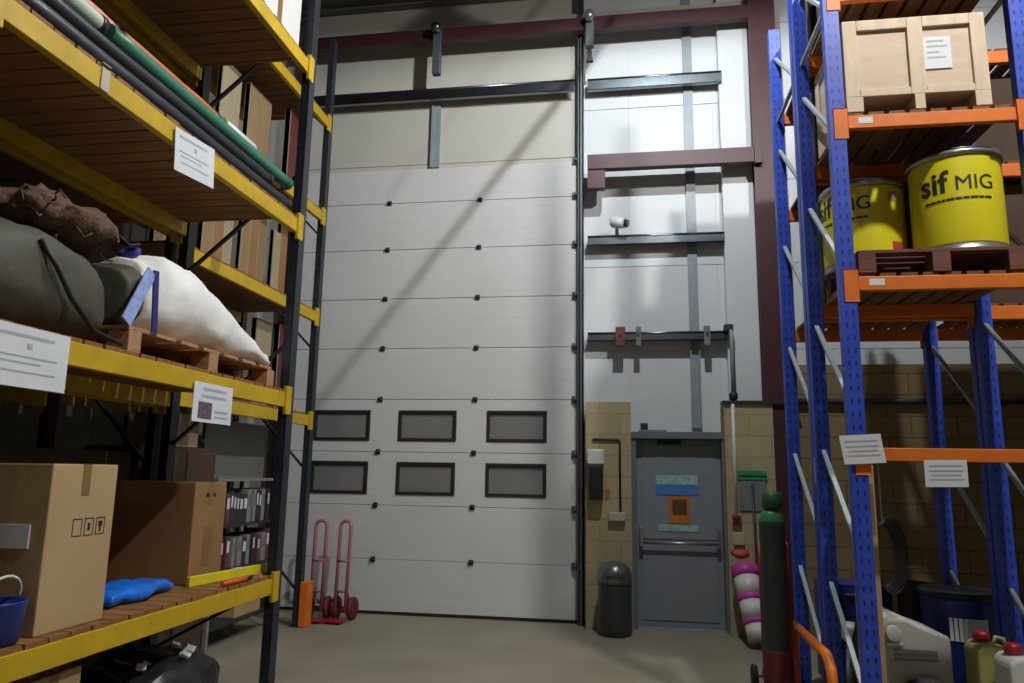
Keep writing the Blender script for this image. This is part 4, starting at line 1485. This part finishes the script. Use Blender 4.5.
# spirit level and tools
t = thing('spirit_level', 'long yellow level lying past the end upright on the lower shelf', 'tool', (-2.6, 4.7, Z3))
g = B()
obox(g, (-2.57, 4.76, Z3 + 0.032), (0.028, 0.93, 0.06), (0, 0, math.radians(-8.6)), 0.004)
lv = mk('level_body', g, 'yellow_plastic', t)
g = B()
obox(g, (-2.57, 4.76, Z3 + 0.0605), (0.029, 0.09, 0.010), (0, 0, math.radians(-8.6)))
mk('vial', g, 'white_plastic', lv)
t = thing('orange_knife', 'orange handled tool lying on the beam edge beside the yellow level', 'tool', (-2.5, 4.45, Z3))
g = B()
tube(g, [(-2.45, 4.36, Z3 + 0.020), (-2.445, 4.50, Z3 + 0.020), (-2.44, 4.62, Z3 + 0.020)], [0.014, 0.018, 0.017], 12)
mk('tool_handle', g, 'orange_plastic', t)
mk('tool_tip', tube(B(), [(-2.44, 4.62, Z3 + 0.020), (-2.44, 4.70, Z3 + 0.018)], [0.017, 0.012], 12), 'lid_black', t)
# blue cloth at the near corner
t = thing('blue_tub', 'blue plastic tub at the near end of the lower shelf', 'tub', (-2.62, 2.55, Z3))
g = B()
lathe(g, [(0.085, 0.0), (0.095, 0.01), (0.11, 0.16), (0.113, 0.17), (0.10, 0.17), (0.09, 0.04), (0.02, 0.04)], (-2.535, 2.775, Z3), 28)
mk('tub_body', g, 'blue_bin', t)
g = B()
tube(g, arc((-2.535, 2.775, Z3 + 0.165), 0.11, 0, math.pi, 14, (0, 1, 0), (0.35, 0, 0.93)), 0.006, 8)
mk('tub_handle', g, 'white_plastic', t)

# below the lower shelf: carton and black bag on the floor level
carton('tan cardboard box on the floor under the lower shelf', -2.95, -2.48, 2.92, 3.25, 0.0, 0.70, 'card')
t = thing('black_bag', 'bulky black plastic bag with white scraps on the floor under the rack', 'bag', (-2.75, 4.2, 0))
g = loft_y(B(), [(3.62, -2.78, 0.26, 0.08, 0.08), (3.72, -2.78, 0.27, 0.26, 0.26), (4.05, -2.77, 0.29, 0.30, 0.29), (4.40, -2.77, 0.27, 0.29, 0.27), (4.62, -2.77, 0.22, 0.2, 0.2), (4.70, -2.77, 0.2, 0.06, 0.06)], 32, 2.6, 0.05, 4.5, 6, flat=0.001)
mk('bag_body', g, 'black_bag', t)
for k in range(8):
    g = B()
    obox(g, (-2.60 + random.uniform(-0.06, 0.10), random.uniform(3.85, 4.25), 0.55 + random.uniform(-0.03, 0.03)), (0.05, 0.035, 0.02), (random.random(), random.random(), random.random()), 0.004)
    mk('white_scrap', g, 'paper', t)

# ================================================================== FAR RACK CONTENTS
goods('hidden dark carton added behind the stack of long tubes to block light through the deck', -3.26, -2.86, 3.66, 4.84, 3.449, 0.60)  # unseen carton added to stop light falling through the deck slats
goods('dark carton added in the far rack as dark background behind the grey sack', -4.22, -3.50, 2.45, 3.55, 2.16, 0.9)  # this and the following far rack cartons are added to darken the background
goods('dark carton added in the far rack as dark background behind the white sack', -4.22, -3.50, 3.70, 4.80, 2.16, 0.9)
goods('dark carton added on the floor as dark background behind the big tan box', -4.22, -3.50, 2.40, 3.55, 0.0, 1.75)
goods('dark carton added on the floor as dark background behind the smaller brown box', -4.22, -3.50, 3.68, 4.85, 0.0, 1.70)
goods('dark carton added in the far rack as dark background behind the long tubes', -4.22, -3.50, 2.45, 4.30, 3.45, 0.85)
goods('dark carton added high in the far rack as dark background beside the white carton', -4.22, -3.50, 2.60, 4.60, 4.725, 0.8)
def board_set(specs, group):
    for (lb, y0, y1, z0, z1, x, th, m_) in specs:
        t_ = thing('standing_board', lb, 'board', (x, (y0 + y1) / 2, z0), group)
        g_ = B()
        box(g_, x - th / 2, x + th / 2, y0, y1, z0, z1, 0.003)
        mk('board_panel', g_, m_, t_)
        g_ = B()
        box(g_, x - th / 2 - 0.001, x + th / 2 + 0.001, y0, y0 + 0.012, z0 + 0.01, z1 - 0.01)
        mk('edge_strip', g_, 'board_pale' if m_ != 'board_pale' else 'board', t_)


zd = 3.31 + 0.023
seq = []
names = ['first', 'second', 'third', 'fourth', 'fifth', 'sixth', 'seventh', 'eighth', 'ninth', 'tenth', 'eleventh']
yy = 5.12
for k in range(11):
    q = (0, 1, 2, 0, 2, 1, 0, 2, 0, 1, 2)[k]
    seq.append((['tan', 'pale', 'brown'][q] + ' upright board, ' + names[k] + ' from the near end on the second deck of the far rack', yy, yy + 0.17, zd, zd + random.uniform(0.76, 0.95), -3.72 - 0.03 * (k % 3), 0.04, ['board', 'board_pale', 'card_dark'][q]))
    yy += 0.215
board_set(seq, 'boards standing on the second deck of the far rack')
zd = 4.47 + 0.023
board_set([
    ('pale upright board at the near end of the third deck of the far rack', 5.9, 6.25, zd, zd + 0.92, -3.75, 0.04, 'board_pale'),
    ('tan upright board beside the maroon panel on the third deck', 6.35, 6.80, zd, zd + 0.90, -3.72, 0.05, 'board'),
    ('maroon panel standing at the end of the third deck', 7.02, 7.50, zd, zd + 0.96, -3.62, 0.06, 'maroon_panel')], 'panels on the third deck of the far rack')
zd = 2.17 + 0.023
board_set([
    ('tan upright board at the near end of the lowest far deck', 5.35, 5.65, zd, zd + 0.78, -3.75, 0.05, 'board'),
    ('dark brown upright board in the middle of the lowest far deck', 6.10, 6.55, zd, zd + 0.86, -3.80, 0.05, 'card_dark'),
    ('pale upright board near the end of the lowest far deck', 6.72, 7.05, zd, zd + 0.88, -3.66, 0.05, 'board_pale'),
    ('maroon upright board at the end of the lowest far deck', 7.12, 7.50, zd, zd + 0.90, -3.62, 0.06, 'maroon_panel')], 'boards on the lowest far deck')

# under the far rack: grey shelving unit with binders, grey panel
SX0, SX1, SY0, SY1 = -4.08, -3.66, 6.30, 7.50
t = thing('shelving_unit', 'grey steel shelving unit filled with files under the far rack', 'shelving', (-3.87, 6.9, 0))
for (x_, y_) in ((SX0, SY0), (SX0, SY1), (SX1, SY0), (SX1, SY1)):
    g = B()
    box(g, x_ - 0.018, x_ + 0.018, y_ - 0.018, y_ + 0.018, 0, 1.52)
    mk('corner_post', g, 'grey_panel', t)
for z_ in (0.20, 0.68, 1.08, 1.50):
    g = B()
    box(g, SX0 + 0.02, SX1 - 0.0, SY0 + 0.02, SY1 - 0.02, z_ - 0.025, z_, 0.002)
    mk('shelf', g, 'dark_metal' if z_ < 1.4 else 'grey_panel', t)
k = 0
for z_ in (0.68, 1.08):
    y_ = SY0 + 0.06
    while y_ < SY1 - 0.14:
        wd = random.choice((0.05, 0.065, 0.075))
        hh = random.uniform(0.26, 0.32)
        m_, cn = random.choice((('binder_a', 'white'), ('binder_b', 'black'), ('binder_a', 'white'), ('binder_c', 'red'), ('binder_b', 'black')))
        t2 = thing('lever_file', cn + ' file in the row on the ' + ('middle' if z_ < 1 else 'upper') + ' shelf of the grey shelving unit', 'file', (SX1 - 0.15, y_, z_), cn + ' files on the ' + ('middle' if z_ < 1 else 'upper') + ' shelf')
        mk('file_cover', box(B(), SX1 - 0.29, SX1 - 0.03, y_, y_ + wd, z_ + 0.001, z_ + hh, 0.003), m_, t2)
        mk('spine_label', box(B(), SX1 - 0.031, SX1 - 0.028, y_ + 0.012, y_ + wd - 0.012, z_ + hh * 0.5, z_ + hh * 0.85), 'paper' if m_ != 'binder_a' else 'board_grey', t2)
        y_ += wd + random.choice((0.006, 0.006, 0.05))
        k += 1
t = thing('display_board', 'plain grey board standing on top of the shelving unit', 'panel', (-3.75, 6.85, 1.50))
mk('panel_sheet', box(B(), -3.86, -3.82, 6.30, 7.45, 1.502, 2.03, 0.004), 'grey_panel', t)
mk('panel_edge', box(B(), -3.862, -3.818, 6.30, 7.45, 2.03, 2.045), 'galv_paint', t)
carton('pale carton on the floor below the grey shelving unit', -4.02, -3.70, 6.85, 7.35, 0.20, 0.38, 'card', name='cardboard_box')
t = thing('brown_cupboard', 'brown timber cupboard standing under the near end of the far rack', 'cupboard', (-3.9, 5.75, 0))
mk('cupboard_body', box(B(), -4.2, -3.62, 5.25, 6.15, 0.02, 1.76, 0.005), 'dark_goods', t)
mk('door', box(B(), -3.618, -3.60, 5.27, 5.69, 0.06, 1.72, 0.004), 'dark_goods', t)
mk('door', box(B(), -3.618, -3.60, 5.71, 6.13, 0.06, 1.72, 0.004), 'dark_goods', t)
for x_ in (-4.18, -3.68):
    for y_ in (5.28, 6.07):
        mk('foot', box(B(), x_, x_ + 0.05, y_, y_ + 0.05, 0, 0.02), 'lid_black', t)
# pale carton on top of cupboard, seen beside the small notice
carton('pale carton on top of the brown cupboard beside the small picture notice', -3.95, -3.62, 5.50, 5.86, 1.762, 0.27, 'board_pale')

# ================================================================== LAMPS UNDER THE ROOF
for i, (x, y, z, watts, colr, rad) in enumerate(LAMPS):
    lb = ['high bay lamp nearest the loading door', 'high bay lamp over the middle of the aisle', 'high bay lamp furthest from the loading door'][i]
    t = thing('high_bay_lamp', lb, 'lamp', (x, y, z), 'high bay lamps under the roof')
    g = B()
    seg = 32
    prof = [(0.10, 0.20), (0.13, 0.17), (0.24, -0.02)]
    lathe(g, [(0.10, 0.20), (0.14, 0.16), (0.27, 0.02), (0.265, 0.02), (0.13, 0.155), (0.09, 0.19)], (x, y, z), seg)
    mk('reflector', g, 'steel', t)
    g = B()
    lathe(g, [(0.07, 0.205), (0.09, 0.22), (0.09, 0.42), (0.04, 0.44)], (x, y, z), 24)
    mk('housing', g, 'dark_metal', t)
    mk('hanger', tube(B(), [(x, y, z + 0.44), (x, y, 7.57)], 0.008, 8), 'steel', t)
    ld = bpy.data.lights.new('lamp_light', 'POINT')
    ld.energy = watts
    ld.color = colr
    ld.shadow_soft_size = rad
    lo = bpy.data.objects.new('lamp_light', ld)
    COL.objects.link(lo)
    lo.parent = t
    lo.location = (0, 0, 0.03)

# unseen conduit added near the first lamp to cast the diagonal door shadow
t = thing('shadow_conduit', 'unseen sloping conduit added to cast the diagonal shadow on the loading door', 'conduit', (0.0, 5.94, 7.0))
lx, ly, lz = LAMPS[0][0], LAMPS[0][1], LAMPS[0][2] + 0.03
L0 = Vector((lx, ly, lz))
A_ = L0.lerp(Vector((-3.75, 8.45, 2.3)), 0.25)
B_ = L0.lerp(Vector((-0.75, 8.5, 6.25)), 0.25)
dirv = (B_ - A_).normalized()
top_ = B_ + dirv * ((7.57 - B_.z) / dirv.z)
mk('conduit_tube', tube(B(), [A_, top_], 0.011, 12), 'galv_paint', t)
mk('end_cap', tube(B(), [A_ - dirv * 0.02, A_ + dirv * 0.03], 0.016, 12), 'dark_metal', t)

for o in bpy.data.objects:
    if '_o' in o:
        del o['_o']
